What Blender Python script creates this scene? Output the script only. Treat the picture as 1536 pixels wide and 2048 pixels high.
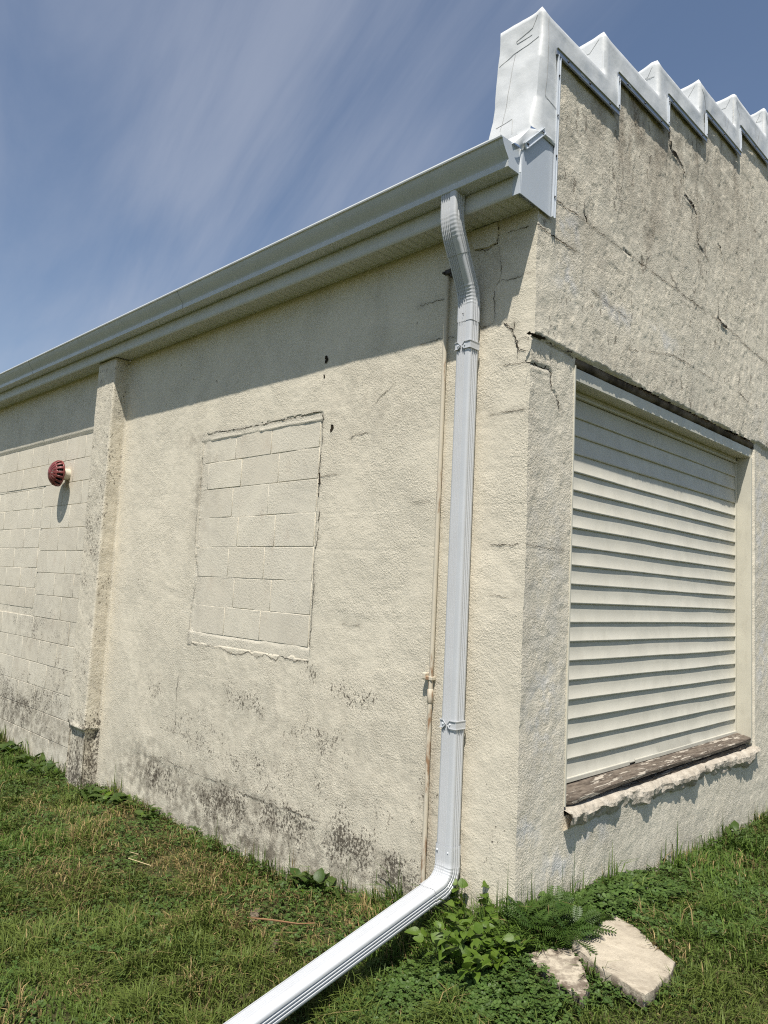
import bpy, bmesh, math, random
import numpy as np
from mathutils import Matrix, Vector
for o in list(bpy.data.objects): bpy.data.objects.remove(o)
SC = bpy.context.scene; COL = SC.collection
RNG = np.random.default_rng(7); random.seed(7)

# ---------------------------------------------------------------- camera
YAW, PITCH, ROLL = math.radians(-44.971), math.radians(5.787), math.radians(2.809)
fw = Vector((math.sin(YAW)*math.cos(PITCH), math.cos(YAW)*math.cos(PITCH), math.sin(PITCH)))
r0 = fw.cross(Vector((0, 0, 1))).normalized(); u0 = r0.cross(fw)
rt = r0*math.cos(ROLL)+u0*math.sin(ROLL); up = rt.cross(fw)
CAMP = Vector((2.0944, -3.0859, 1.5))
cd = bpy.data.cameras.new('camera'); cam = bpy.data.objects.new('camera', cd); COL.objects.link(cam)
cam.matrix_world = Matrix(((rt.x, up.x, -fw.x, CAMP.x), (rt.y, up.y, -fw.y, CAMP.y), (rt.z, up.z, -fw.z, CAMP.z), (0, 0, 0, 1)))
cd.sensor_fit = 'HORIZONTAL'; cd.sensor_width = 36; cd.lens = 36*1496/1536; cd.clip_end = 2000; cd.clip_start = .05
SC.camera = cam
# ---------------------------------------------------------------- sky, sun, exposure
SUN = Vector((.64, -1.0, 2.33)).normalized()
EL = math.asin(SUN.z); AZ = math.atan2(SUN.x, SUN.y)
W = bpy.data.worlds.new('World'); SC.world = W; W.use_nodes = True
wt = W.node_tree
def nd(t, typ, ins=None, **props):
    n = t.nodes.new(typ)
    for k, v in props.items(): setattr(n, k, v)
    for k, v in (ins or {}).items():
        s = n.inputs[k]
        if isinstance(v, bpy.types.NodeSocket): t.links.new(v, s)
        else: s.default_value = v
    return n
for n in list(wt.nodes): wt.nodes.remove(n)
SKX, SKY_ = .3, .2
sky = nd(wt, 'ShaderNodeTexSky', sky_type='NISHITA', sun_disc=False, sun_elevation=EL, sun_rotation=AZ, air_density=1.0, dust_density=.7, ozone_density=1.6, altitude=100)
tc = nd(wt, 'ShaderNodeTexCoord')
sx = nd(wt, 'ShaderNodeSeparateXYZ', {0: tc.outputs['Generated']})
zz = nd(wt, 'ShaderNodeMath', {0: sx.outputs[2], 1: .22}, operation='ADD')
px_ = nd(wt, 'ShaderNodeMath', {0: sx.outputs[0], 1: zz.outputs[0]}, operation='DIVIDE')
py_ = nd(wt, 'ShaderNodeMath', {0: sx.outputs[1], 1: zz.outputs[0]}, operation='DIVIDE')
cv = nd(wt, 'ShaderNodeCombineXYZ', {0: px_.outputs[0], 1: py_.outputs[0]})
mq = nd(wt, 'ShaderNodeMapping', {0: cv.outputs[0], 2: (0, 0, math.radians(-162))})
mp = nd(wt, 'ShaderNodeMapping', {0: mq.outputs[0], 1: (SKX, SKY_, 0), 3: (.34, 1.9, 1)})
n1 = nd(wt, 'ShaderNodeTexNoise', {'Vector': mp.outputs[0], 'Scale': 1.3, 'Detail': 8, 'Roughness': .58, 'Distortion': .55})
n2 = nd(wt, 'ShaderNodeTexNoise', {'Vector': cv.outputs[0], 'Scale': .9, 'Detail': 3, 'Roughness': .5})
ml = nd(wt, 'ShaderNodeMath', {0: n1.outputs[0], 1: n2.outputs[0]}, operation='MULTIPLY')
mr = nd(wt, 'ShaderNodeMapRange', {0: ml.outputs[0], 1: .17, 2: .38, 3: 0.04, 4: .44}, interpolation_type='SMOOTHSTEP')
hz_ = nd(wt, 'ShaderNodeMapRange', {0: sx.outputs[2], 1: .0, 2: .12, 3: 0.0, 4: 1.0})
mf = nd(wt, 'ShaderNodeMath', {0: mr.outputs[0], 1: hz_.outputs[0]}, operation='MULTIPLY')
cl = nd(wt, 'ShaderNodeMix', {0: mf.outputs[0], 6: sky.outputs[0], 7: (4.6, 4.9, 5.7, 1)}, data_type='RGBA')
bg = nd(wt, 'ShaderNodeBackground', {0: cl.outputs[2], 1: .09})
nd(wt, 'ShaderNodeOutputWorld', {0: bg.outputs[0]})
sl = bpy.data.lights.new('sun', 'SUN'); sl.energy = 4.9; sl.angle = math.radians(.53); sl.color = (1, .955, .88)
so = bpy.data.objects.new('sun', sl); COL.objects.link(so); so.rotation_euler = SUN.to_track_quat('Z', 'Y').to_euler(); so.location = (3, -5, 12)
vs = SC.view_settings; vs.view_transform = 'Standard'; vs.look = 'None'; vs.gamma = 1; vs.use_curve_mapping = False; vs.exposure = 0.36
SC.cycles.max_bounces = 6; SC.cycles.use_denoising = False; SC.cycles.filter_width = 1.15; SC.cycles.caustics_reflective = False; SC.cycles.caustics_refractive = False

# ---------------------------------------------------------------- helpers
def _hash(i, j, k, s):
    n = (i.astype(np.int64)*374761393 + j.astype(np.int64)*668265263 + k.astype(np.int64)*2147483647 + s*1274126177) & 0xffffffff
    n = ((n ^ (n >> 13))*1274126177) & 0xffffffff
    n = ((n ^ (n >> 15))*2246822519) & 0xffffffff
    return ((n ^ (n >> 16)) & 0xffff)/65535.0
def vn2(x, y, s=0):
    xi = np.floor(x); yi = np.floor(y); fx = x-xi; fy = y-yi
    fx = fx*fx*(3-2*fx); fy = fy*fy*(3-2*fy); z = np.zeros_like(xi)
    a = _hash(xi, yi, z, s); b = _hash(xi+1, yi, z, s); c = _hash(xi, yi+1, z, s); d = _hash(xi+1, yi+1, z, s)
    return (a*(1-fx)+b*fx)*(1-fy)+(c*(1-fx)+d*fx)*fy
def fb2(x, y, sc, o=4, s=0, r=.5):
    t = 0; a = 1; m = 0
    for k in range(o):
        t = t+a*vn2(x*sc, y*sc, s+k*17); m += a; a *= r; sc *= 2.03
    return t/m
def vn3(P, s=0):
    I = np.floor(P); F = P-I; F = F*F*(3-2*F); r = 0
    for dx in (0, 1):
        for dy in (0, 1):
            for dz in (0, 1):
                w = (F[:, 0] if dx else 1-F[:, 0])*(F[:, 1] if dy else 1-F[:, 1])*(F[:, 2] if dz else 1-F[:, 2])
                r = r+w*_hash(I[:, 0]+dx, I[:, 1]+dy, I[:, 2]+dz, s)
    return r
def fb3(P, sc, o=3, s=0, r=.5):
    t = 0; a = 1; m = 0
    for k in range(o):
        t = t+a*vn3(P*sc, s+k*17); m += a; a *= r; sc *= 2.03
    return t/m
def sstep(a, b, x):
    t = np.clip((x-a)/(b-a), 0, 1); return t*t*(3-2*t)

def mesh_np(name, V, F, smooth=True, attrs=None, cols=None):
    V = np.asarray(V, np.float32); F = np.asarray(F, np.int32)
    me = bpy.data.meshes.new(name); n, k = F.shape
    me.vertices.add(len(V)); me.vertices.foreach_set('co', V.ravel())
    me.loops.add(n*k); me.loops.foreach_set('vertex_index', F.ravel())
    me.polygons.add(n); me.polygons.foreach_set('loop_start', np.arange(n, dtype=np.int32)*k)
    me.polygons.foreach_set('use_smooth', np.full(n, smooth))
    for nm, a in (attrs or {}).items():
        at = me.attributes.new(nm, 'FLOAT', 'POINT'); at.data.foreach_set('value', np.asarray(a, np.float32))
    if cols is not None:
        at = me.attributes.new('col', 'FLOAT_COLOR', 'POINT')
        at.data.foreach_set('color', np.c_[cols, np.ones(len(cols))].astype(np.float32).ravel())
    me.update(calc_edges=True); me.validate(); return me
def obj(name, me, mat=None, parent=None, loc=None):
    o = bpy.data.objects.new(name, me); COL.objects.link(o)
    if mat and me is not None and not me.materials: me.materials.append(mat)
    if parent: o.parent = parent
    if loc is not None: o.location = loc
    return o
def empty(name, loc=(0, 0, 0)):
    o = bpy.data.objects.new(name, None); COL.objects.link(o); o.location = loc; o.empty_display_size = .1; return o
def tag(o, label=None, cat=None, group=None, kind=None):
    for k, v in (('label', label), ('category', cat), ('group', group), ('kind', kind)):
        if v: o[k] = v
    return o
def bm_obj(name, bm, mat, parent=None, smooth=False, angle=None):
    me = bpy.data.meshes.new(name); bmesh.ops.recalc_face_normals(bm, faces=bm.faces); bm.to_mesh(me); bm.free()
    me.polygons.foreach_set('use_smooth', np.full(len(me.polygons), smooth))
    o = obj(name, me, mat, parent)
    if angle: me.set_sharp_from_angle(angle=angle)
    return o
def box(bm, x0, x1, y0, y1, z0, z1, bev=0, seg=1):
    v = [bm.verts.new((x, y, z)) for x in (x0, x1) for y in (y0, y1) for z in (z0, z1)]
    fs = [bm.faces.new([v[i] for i in q]) for q in ((0, 1, 3, 2), (4, 6, 7, 5), (0, 4, 5, 1), (2, 3, 7, 6), (0, 2, 6, 4), (1, 5, 7, 3))]
    if bev:
        es = list({e for f in fs for e in f.edges})
        bmesh.ops.bevel(bm, geom=es, offset=bev, segments=seg, affect='EDGES', profile=.5)
    return v
def grid_faces(nu, nv, off=0, closed=False):
    i, j = np.meshgrid(np.arange(nu if closed else nu-1), np.arange(nv-1), indexing='ij')
    i2 = (i+1) % nu
    return np.stack([i*nv+j, i2*nv+j, i2*nv+j+1, i*nv+j+1], -1).reshape(-1, 4)+off
def extrude_profile(name, prof, x0, x1, mat, parent, axis='x', nx=2, closed=False, smooth=False, angle=None, caps=True):
    """profile of (y,z) points swept along x"""
    bm = bmesh.new(); xs = np.linspace(x0, x1, nx); rows = []
    for x in xs: rows.append([bm.verts.new((x, p[0], p[1])) for p in prof])
    m = len(prof)
    for a, b in zip(rows, rows[1:]):
        for i in range(m if closed else m-1):
            bm.faces.new((a[i], a[(i+1) % m], b[(i+1) % m], b[i]))
    if closed and caps:
        bm.faces.new(rows[0]); bm.faces.new(rows[-1][::-1])
    return bm_obj(name, bm, mat, parent, smooth, angle)

# ---------------------------------------------------------------- materials
class Mat:
    def __init__(s, name):
        s.m = bpy.data.materials.new(name); s.m.use_nodes = True; s.t = s.m.node_tree
        for n in list(s.t.nodes): s.t.nodes.remove(n)
        s.geo = nd(s.t, 'ShaderNodeNewGeometry'); s.pos = s.geo.outputs['Position']
    def noise(s, scale, detail=4, rough=.55, vec=None, dist=0):
        return nd(s.t, 'ShaderNodeTexNoise', {'Vector': vec or s.pos, 'Scale': scale, 'Detail': detail, 'Roughness': rough, 'Distortion': dist}).outputs[0]
    def map(s, sc, vec=None, loc=(0, 0, 0)):
        return nd(s.t, 'ShaderNodeMapping', {0: vec or s.pos, 1: loc, 3: sc}).outputs[0]
    def rng(s, v, a, b, c=0., d=1., smooth=True):
        return nd(s.t, 'ShaderNodeMapRange', {0: v, 1: a, 2: b, 3: c, 4: d}, interpolation_type='SMOOTHSTEP' if smooth else 'LINEAR').outputs[0]
    def math(s, op, a, b=0., c=0., clamp=False):
        return nd(s.t, 'ShaderNodeMath', {0: a, 1: b, 2: c}, operation=op, use_clamp=clamp).outputs[0]
    def mix(s, f, a, b, bt='MIX'):
        g = lambda c: c if isinstance(c, bpy.types.NodeSocket) else (*c, 1)
        return nd(s.t, 'ShaderNodeMix', {0: f, 6: g(a), 7: g(b)}, data_type='RGBA', blend_type=bt).outputs[2]
    def attr(s, n, col=False):
        a = nd(s.t, 'ShaderNodeAttribute', attribute_name=n); return a.outputs['Color' if col else 'Fac']
    def bump(s, h, dist, strength=1., nrm=None):
        i = {'Strength': strength, 'Distance': dist, 'Height': h}
        if nrm: i['Normal'] = nrm
        return nd(s.t, 'ShaderNodeBump', i).outputs[0]
    def out(s, col, rough=.8, nrm=None, spec=.3, metal=0., trans=None, coat=0.):
        g = lambda c: c if isinstance(c, bpy.types.NodeSocket) else (*c, 1)
        i = {'Base Color': g(col), 'Roughness': rough, 'Specular IOR Level': spec, 'Metallic': metal, 'Coat Weight': coat}
        if nrm: i['Normal'] = nrm
        b = nd(s.t, 'ShaderNodeBsdfPrincipled', i).outputs[0]
        if trans:
            tr = nd(s.t, 'ShaderNodeBsdfTranslucent', {0: g(trans[1])}).outputs[0]
            b = nd(s.t, 'ShaderNodeMixShader', {0: trans[0], 1: b, 2: tr}).outputs[0]
        nd(s.t, 'ShaderNodeOutputMaterial', {0: b}); return s.m

def stucco(name, base, tint, grain=1., rnd=False, pit=1.):
    m = Mat(name)
    big = m.noise(.9, 3); mid = m.noise(5, 4); fine = m.noise(70, 3, .6); vfine = m.noise(230, 2, .6)
    c = m.mix(m.rng(big, .3, .7), base, tint)
    if rnd:
        oi = nd(m.t, 'ShaderNodeObjectInfo').outputs['Random']; c = m.mix(m.rng(oi, .3, 1., 0, .5), c, tuple(v*k for v, k in zip(base, (.86, .84, .83)))); c = m.mix(m.rng(m.noise(7, 4, .6, m.map((1, 1, .5))), .55, .75, 0, .45), c, (.47, .385, .30))
    c = m.mix(m.rng(mid, .35, .75, 0, .35), c, tuple(v*.86 for v in base))
    tr_ = m.noise(2.4, 4, .55, None, 1.2); c = m.mix(m.rng(tr_, .42, .62, 0, .4), c, tuple(v*.88 for v in tint))
    dr_ = m.noise(5, 5, .6, m.map((1, 1, .1))); c = m.mix(m.rng(dr_, .54, .76, 0, .20), c, (.42, .385, .32))
    # pits and sand grains
    c = m.mix(m.rng(fine, .56, .75, 0, .38*pit), c, tuple(v*.5 for v in base))
    c = m.mix(m.rng(vfine, .58, .72, 0, .30), c, tuple(min(1, v*1.25) for v in base))
    # flaking: torn little vertical tongues, flake shadows painted in as dark flecks
    vv = m.map((1, 1, .5)); fl = m.noise(26, 5, .62, vv, .4); fl2 = m.noise(3.1, 3)
    cw = m.attr('chip'); 
    fv = m.math('ADD', fl, m.math('MULTIPLY', m.math('SUBTRACT', cw, 1.), .26))
    fv = m.math('ADD', fv, m.math('MULTIPLY', m.math('SUBTRACT', fl2, .5), .5))
    fm = m.rng(fv, .545, .585)
    c = m.mix(m.math('MULTIPLY', fm, .62), c, (.20, .165, .125))
    # pale repaint patches
    pl = m.math('MULTIPLY', m.attr('pale'), m.rng(m.noise(9, 5, .6), .42, .62))
    c = m.mix(m.math('MULTIPLY', pl, .75), c, (.62, .62, .62))
    # rusty brown run stains
    st = m.noise(7, 5, .62, m.map((1, 1, .28))); sg = m.math('MULTIPLY', m.attr('stain'), m.rng(st, .30, .58))
    c = m.mix(m.math('MULTIPLY', sg, m.rng(fine, .3, .7, .45, 1.)), c, (.17, .125, .085))
    # soft grey grime and mildew spots
    gr = m.math('MULTIPLY', m.attr('grime'), m.rng(m.noise(11, 6, .65), .34, .66))
    c = m.mix(m.math('MULTIPLY', gr, .82), c, (.20, .175, .135))
    mv = m.math('ADD', m.noise(62, 6, .66, m.map((1, 1, .75)), .2), m.math('MULTIPLY', m.math('SUBTRACT', m.attr('mould'), 1.), .30))
    mv = m.math('ADD', mv, m.math('MULTIPLY', m.math('SUBTRACT', m.noise(6, 3), .5), .40))
    mm = m.rng(mv, .455, .56)
    c = m.mix(m.math('MULTIPLY', mm, .85), c, (.06, .048, .036))
    h = m.math('ADD', m.math('MULTIPLY', m.noise(85, 3, .6), 1.), m.math('MULTIPLY', m.noise(240, 2, .6), .6))
    h = m.math('SUBTRACT', h, m.math('MULTIPLY', fm, .55))
    h = m.math('MULTIPLY', h, m.rng(m.noise(1.7, 3, .6, None, .8), .35, .65, .45, 1.15))
    nb = m.bump(h, .0085*grain, 1.)
    return m.out(c, .92, nb, .15)

def simple(name, col, rough=.5, var=.06, bscale=40, bdist=0., spec=.4, metal=0., dirt=0., coat=0.):
    m = Mat(name)
    c = m.mix(m.rng(m.noise(6, 5, .6), .35, .65), tuple(v*(1-var) for v in col), tuple(min(1, v*(1+var)) for v in col))
    if dirt: c = m.mix(m.math('MULTIPLY', m.rng(m.noise(14, 6, .65, m.map((1, 1, .3))), .5, .75), dirt), c, (.22, .19, .14))
    nb = m.bump(m.noise(bscale, 3), bdist, 1.) if bdist else None
    return m.out(c, m.rng(m.noise(20, 3), .3, .7, max(.02, rough-.08), rough+.08), nb, spec, metal, None, coat)

M = {}
M['stucco'] = stucco('painted_stucco', (.715, .65, .52), (.67, .615, .495), .62, pit=.5)
M['gable'] = stucco('weathered_stucco', (.76, .69, .555), (.71, .65, .53), .85, pit=.9)
M['block'] = stucco('painted_block', (.69, .635, .515), (.655, .605, .50), .4, True, pit=.35)
M['mortar'] = stucco('mortar', (.70, .64, .52), (.66, .61, .50), .7, pit=.5)
M['crack'] = simple('crack_shadow_dirt', (.035, .028, .02), .95, .3, spec=.05)
M['gutter'] = simple('white_painted_aluminium', (.54, .555, .545), .36, .03, spec=.5, dirt=.12)
M['spout'] = simple('white_downspout_paint', (.545, .555, .565), .34, .02, spec=.5, dirt=.05)
M['soffit'] = simple('vinyl_soffit', (.58, .575, .53), .55, .03, dirt=.1)
M['siding'] = simple('cream_vinyl_siding', (.555, .525, .44), .5, .045, 60, .0006, .35, dirt=.10)
M['trim'] = simple('cream_trim_metal', (.58, .55, .455), .42, .04, spec=.45, dirt=.2)
M['sheet'] = simple('pale_sheet_metal', (.50, .535, .575), .32, .02, spec=.5, dirt=.04)
M['bar'] = simple('aluminium_bar', (.40, .43, .47), .38, .06, spec=.5, metal=.75)
M['barlight'] = simple('bright_bar_edge', (.60, .635, .68), .4, .03, spec=.5)
M['screw'] = simple('dark_screw', (.05, .05, .055), .5, .1)
M['wscrew'] = simple('white_screw', (.74, .76, .78), .35, .05)
m = Mat('roof_membrane')
c = m.mix(m.rng(m.noise(4, 5, .6), .4, .72, 0, .55), (.63, .64, .635), (.565, .575, .57))
c = m.mix(m.rng(m.noise(22, 5, .7, m.map((1, 1, .4))), .64, .82, 0, .12), c, (.45, .44, .42))
M['membrane'] = m.out(c, m.rng(m.noise(9, 4), .35, .65, .3, .45), m.bump(m.noise(14, 2), .0025), .45)
m = Mat('rotten_painted_wood')
gy = m.map((6, 1.0, 14)); g = m.noise(9, 6, .65, gy)
c = m.mix(m.rng(g, .3, .7), (.07, .055, .043), (.20, .165, .13))
pp = m.math('ADD', m.noise(6, 6, .7, m.map((6, .6, 6)), .3), m.math('MULTIPLY', m.math('SUBTRACT', g, .5), .35))
c = m.mix(m.rng(pp, .53, .60, 0, .85), c, (.45, .40, .33))
M['wood'] = m.out(c, .9, m.bump(m.math('ADD', g, m.math('MULTIPLY', m.rng(pp, .53, .58), .5)), .006), .15)
m = Mat('broken_render')
c = m.mix(m.rng(m.noise(12, 6, .65), .35, .65), (.54, .485, .40), (.38, .335, .27))
c = m.mix(m.rng(m.noise(40, 4, .7), .58, .72, 0, .6), c, (.20, .165, .125))
M['broken'] = m.out(c, .95, m.bump(m.noise(45, 5, .7), .012), .1)
m = Mat('concrete_slab')
c = m.mix(m.rng(m.noise(5, 5, .6), .35, .65), (.52, .455, .35), (.43, .375, .29))
c = m.mix(m.rng(m.noise(150, 3, .7), .55, .70, 0, .5), c, (.20, .165, .12))
c = m.mix(m.rng(m.noise(16, 6, .7), .54, .68, 0, .45), c, (.27, .225, .165))
c = m.mix(m.math('MULTIPLY', m.attr('grime'), m.rng(m.noise(24, 6, .7), .38, .6)), c, (.13, .10, .075))
M['slab'] = m.out(c, .93, m.bump(m.math('ADD', m.noise(110, 4, .7), m.noise(22, 3)), .004), .15)
m = Mat('rusty_cream_conduit')
c = m.mix(m.rng(m.noise(9, 4), .35, .7), (.60, .535, .42), (.55, .50, .395))
rz = m.noise(16, 6, .7, m.map((1, 1, .22)))
sp = nd(m.t, 'ShaderNodeSeparateXYZ', {0: m.pos}).outputs[2]
c = m.mix(m.rng(m.math('ADD', rz, m.rng(sp, .2, 1.1, .06, 0., False)), .565, .67, 0, .85), c, (.24, .12, .05))
M['conduit'] = m.out(c, .7, m.bump(rz, .002), .3)
M['vent'] = simple('red_painted_iron', (.19, .045, .04), .38, .15, 60, .0015, .5)
M['pvc'] = simple('cream_vent_pipe', (.60, .56, .45), .45, .05)
M['stone'] = simple('brown_stone', (.15, .118, .085), .9, .25, 60, .003, .15)
M['woodd'] = simple('rotten_lintel_wood', (.13, .105, .08), .95, .5, 30, .01, .1)
M['dark'] = simple('hollow_shade_black', (.012, .011, .01), .9, .1, spec=.05)  # near-black colour painted in for the shade inside gaps
M['iron'] = simple('dark_iron', (.05, .042, .038), .7, .2)
def leafm(name, a, b, tr=.35, rough=.45):
    m = Mat(name); oi = nd(m.t, 'ShaderNodeObjectInfo')
    c = m.mix(oi.outputs['Random'], a, b); c = m.mix(m.rng(m.noise(60, 3), .35, .65, 0, .3), c, tuple(v*.7 for v in a))
    return m.out(c, rough, m.bump(m.noise(160, 2), .001), .35, trans=(tr, c))
M['leaf'] = leafm('bright_leaf', (.085, .15, .016), (.13, .20, .024))
M['leafd'] = leafm('dark_leaf', (.045, .085, .016), (.085, .125, .026), .3)
M['fern'] = leafm('feathery_leaf', (.045, .092, .013), (.07, .12, .02), .28)
M['stem'] = simple('weed_stem', (.12, .13, .045), .6, .2)
M['twig'] = simple('dry_twig', (.24, .13, .06), .8, .2)
M['straw'] = simple('straw', (.50, .40, .22), .7, .15)
m = Mat('grass_blades'); M['grass'] = m.out(m.attr('col', True), .55, None, .25, trans=(.28, m.attr('col', True)))
m = Mat('clover_leaves'); M['clover'] = m.out(m.attr('col', True), .5, None, .25, trans=(.25, m.attr('col', True)))
m = Mat('soil_and_thatch')
g = m.noise(30, 6, .7); c = m.mix(m.rng(m.noise(1.3, 4), .38, .62), (.042, .062, .016), (.06, .062, .024))
c = m.mix(m.rng(g, .42, .68), c, (.10, .082, .042)); M['soil'] = m.out(c, .95, m.bump(g, .03), .1)
M['roof'] = simple('white_roof', (.72, .73, .72), .5, .05)

# ---------------------------------------------------------------- ground
GP = np.array([(0, 0, -.03), (-.3, -.0, -.10), (-.55, 0, -.16), (-1.1, 0, -.25), (-1.8, 0, -.34), (-2.7, 0, -.33), (-3.4, 0, -.32), (-4.4, -.15, -.36), (-5.25, 0, -.40), (-6.8, 0, -.36), (-9, 0, -.36),
  (-.36, -.5, -.26), (-.36, -1.15, -.34), (.2, -1.1, -.24), (.1, -.45, -.15), (.3, -.2, -.04), (.7, -.3, -.06), (1.1, 0, -.07), (.4, .3, -.02), (.15, .8, -.08), (.1, 1.4, -.13), (.1, 2.1, -.15), (.1, 3.5, -.17), (.8, 2, -.15), (2, 1, -.14),
  (-1, -.6, -.30), (-2, -1, -.36), (-3.5, -1, -.38), (-.7, -2, -.36), (1, -1, -.16), (2, -3, -.22), (-5, -3, -.4), (0, 8, -.2), (5, 5, -.2), (-8, -6, -.4), (6, -4, -.25)])
def ground_z(x, y):
    x = np.asarray(x, float); y = np.asarray(y, float); sw = 0; s = 0
    for a, b, c in GP:
        w = 1/((x-a)**2+(y-b)**2+.02)**1.6; sw = sw+w; s = s+w*c
    return s/sw+.02*(fb2(x, y, 2.2, 3, 5)-.5)+.012*(fb2(x, y, 9, 2, 8)-.5)
ax_ = np.unique(np.concatenate([-np.geomspace(9, 400, 22), np.linspace(-8.8, 3, 260), np.geomspace(3.2, 400, 24)]))
ay_ = np.unique(np.concatenate([-np.geomspace(4.2, 400, 24), np.linspace(-4, 5, 200), np.geomspace(5.2, 400, 22)]))
X, Y = np.meshgrid(ax_, ay_, indexing='ij')
V = np.c_[X.ravel(), Y.ravel(), ground_z(X.ravel(), Y.ravel())]
tag(obj('ground', mesh_np('ground', V, grid_faces(len(ax_), len(ay_))), M['soil']), kind='structure')

# ---------------------------------------------------------------- building
B = empty('building'); tag(B, 'cream stuccoed block building with stepped parapet and boarded side opening', 'building')
PX0, PX1, PZ0, PZ1 = -3.02, -1.60, 1.03, 2.62          # filled-in opening in the long wall
WY0, WY1, WZ0, WZ1 = .42, 3.17, .385, 2.76             # sided opening in the gable wall
CR=[
(16,[(1.478, 4.747), (1.498, 4.644), (1.536, 4.518), (1.643, 4.503), (1.735, 4.471)]),
(6,[(1.735, 4.471), (1.748, 4.387), (1.757, 4.292)]),
(14,[(1.757, 4.292), (1.87, 4.273), (1.956, 4.233)]),
(6,[(1.956, 4.233), (1.969, 4.13), (1.983, 4.018), (2.09, 3.99)]),
(3,[(2.09, 3.99), (2.193, 3.959), (2.32, 3.83), (2.364, 3.723), (2.374, 3.588)]),
(14,[(2.357, 3.591), (2.431, 3.566), (2.519, 3.56)]),
(4,[(0.096, 3.586), (0.264, 3.58), (0.453, 3.585), (0.656, 3.577), (0.988, 3.582), (1.229, 3.573), (1.558, 3.578), (1.921, 3.575), (2.323, 3.573), (2.772, 3.561), (3.016, 3.526)]),
(6,[(0.915, 3.584), (1.002, 3.58)]),
(4,[(-0.03, 3.381), (0.096, 3.375), (0.228, 3.375), (0.414, 3.38)]),
(3,[(1.958, 4.803), (1.968, 4.654), (1.991, 4.493), (1.966, 4.313)]),
#(6,[(0.213, 3.699), (0.282, 3.678), (0.353, 3.669)]),
#(7,[(0.757, 3.727), (0.841, 3.704)]),
(5,[(0.451, 3.631), (0.49, 3.586)]),
(3,[(0.867, 4.158), (0.884, 4.065), (0.861, 3.925)]),
(3,[(1.521, 3.674), (1.592, 3.62), (1.699, 3.577)]),
(9,[(2.36, 4.158), (2.426, 4.094)]),
#(6,[(1.054, 3.339), (1.175, 3.319)]),
(3,[(0.543, 3.215), (0.724, 3.193), (0.944, 3.177)]),
#(3,[(0.149, 3.172), (0.282, 3.18), (0.424, 3.15)]),
(9,[(-0.055, 2.801), (0.083, 2.805), (0.221, 2.799), (0.346, 2.798), (0.402, 2.792)]),
(4,[(-0.035, 2.716), (0.006, 2.704), (0.057, 2.67)]),
(5,[(-0.048, 2.653), (0.057, 2.66), (0.166, 2.668), (0.184, 2.654), (0.197, 2.57), (0.241, 2.541), (0.28, 2.472)]),
(3,[(0.179, 2.758), (0.174, 2.67)]),
(4,[(0.973, 2.99), (1.282, 3.049), (1.596, 3.113), (1.974, 3.115), (2.36, 3.102)]),
(3,[(2.713, 3.54), (3.063, 3.533), (3.472, 3.516)]),
(4,[(2.789, 3.273), (2.771, 3.126), (2.904, 3.098), (3.063, 3.095)]),
(3,[(-0.001, 1.746), (0.152, 1.743), (0.349, 1.739)]),
#(4,[(0.208, 1.975), (0.261, 1.934), (0.35, 1.924)]),
]
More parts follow.
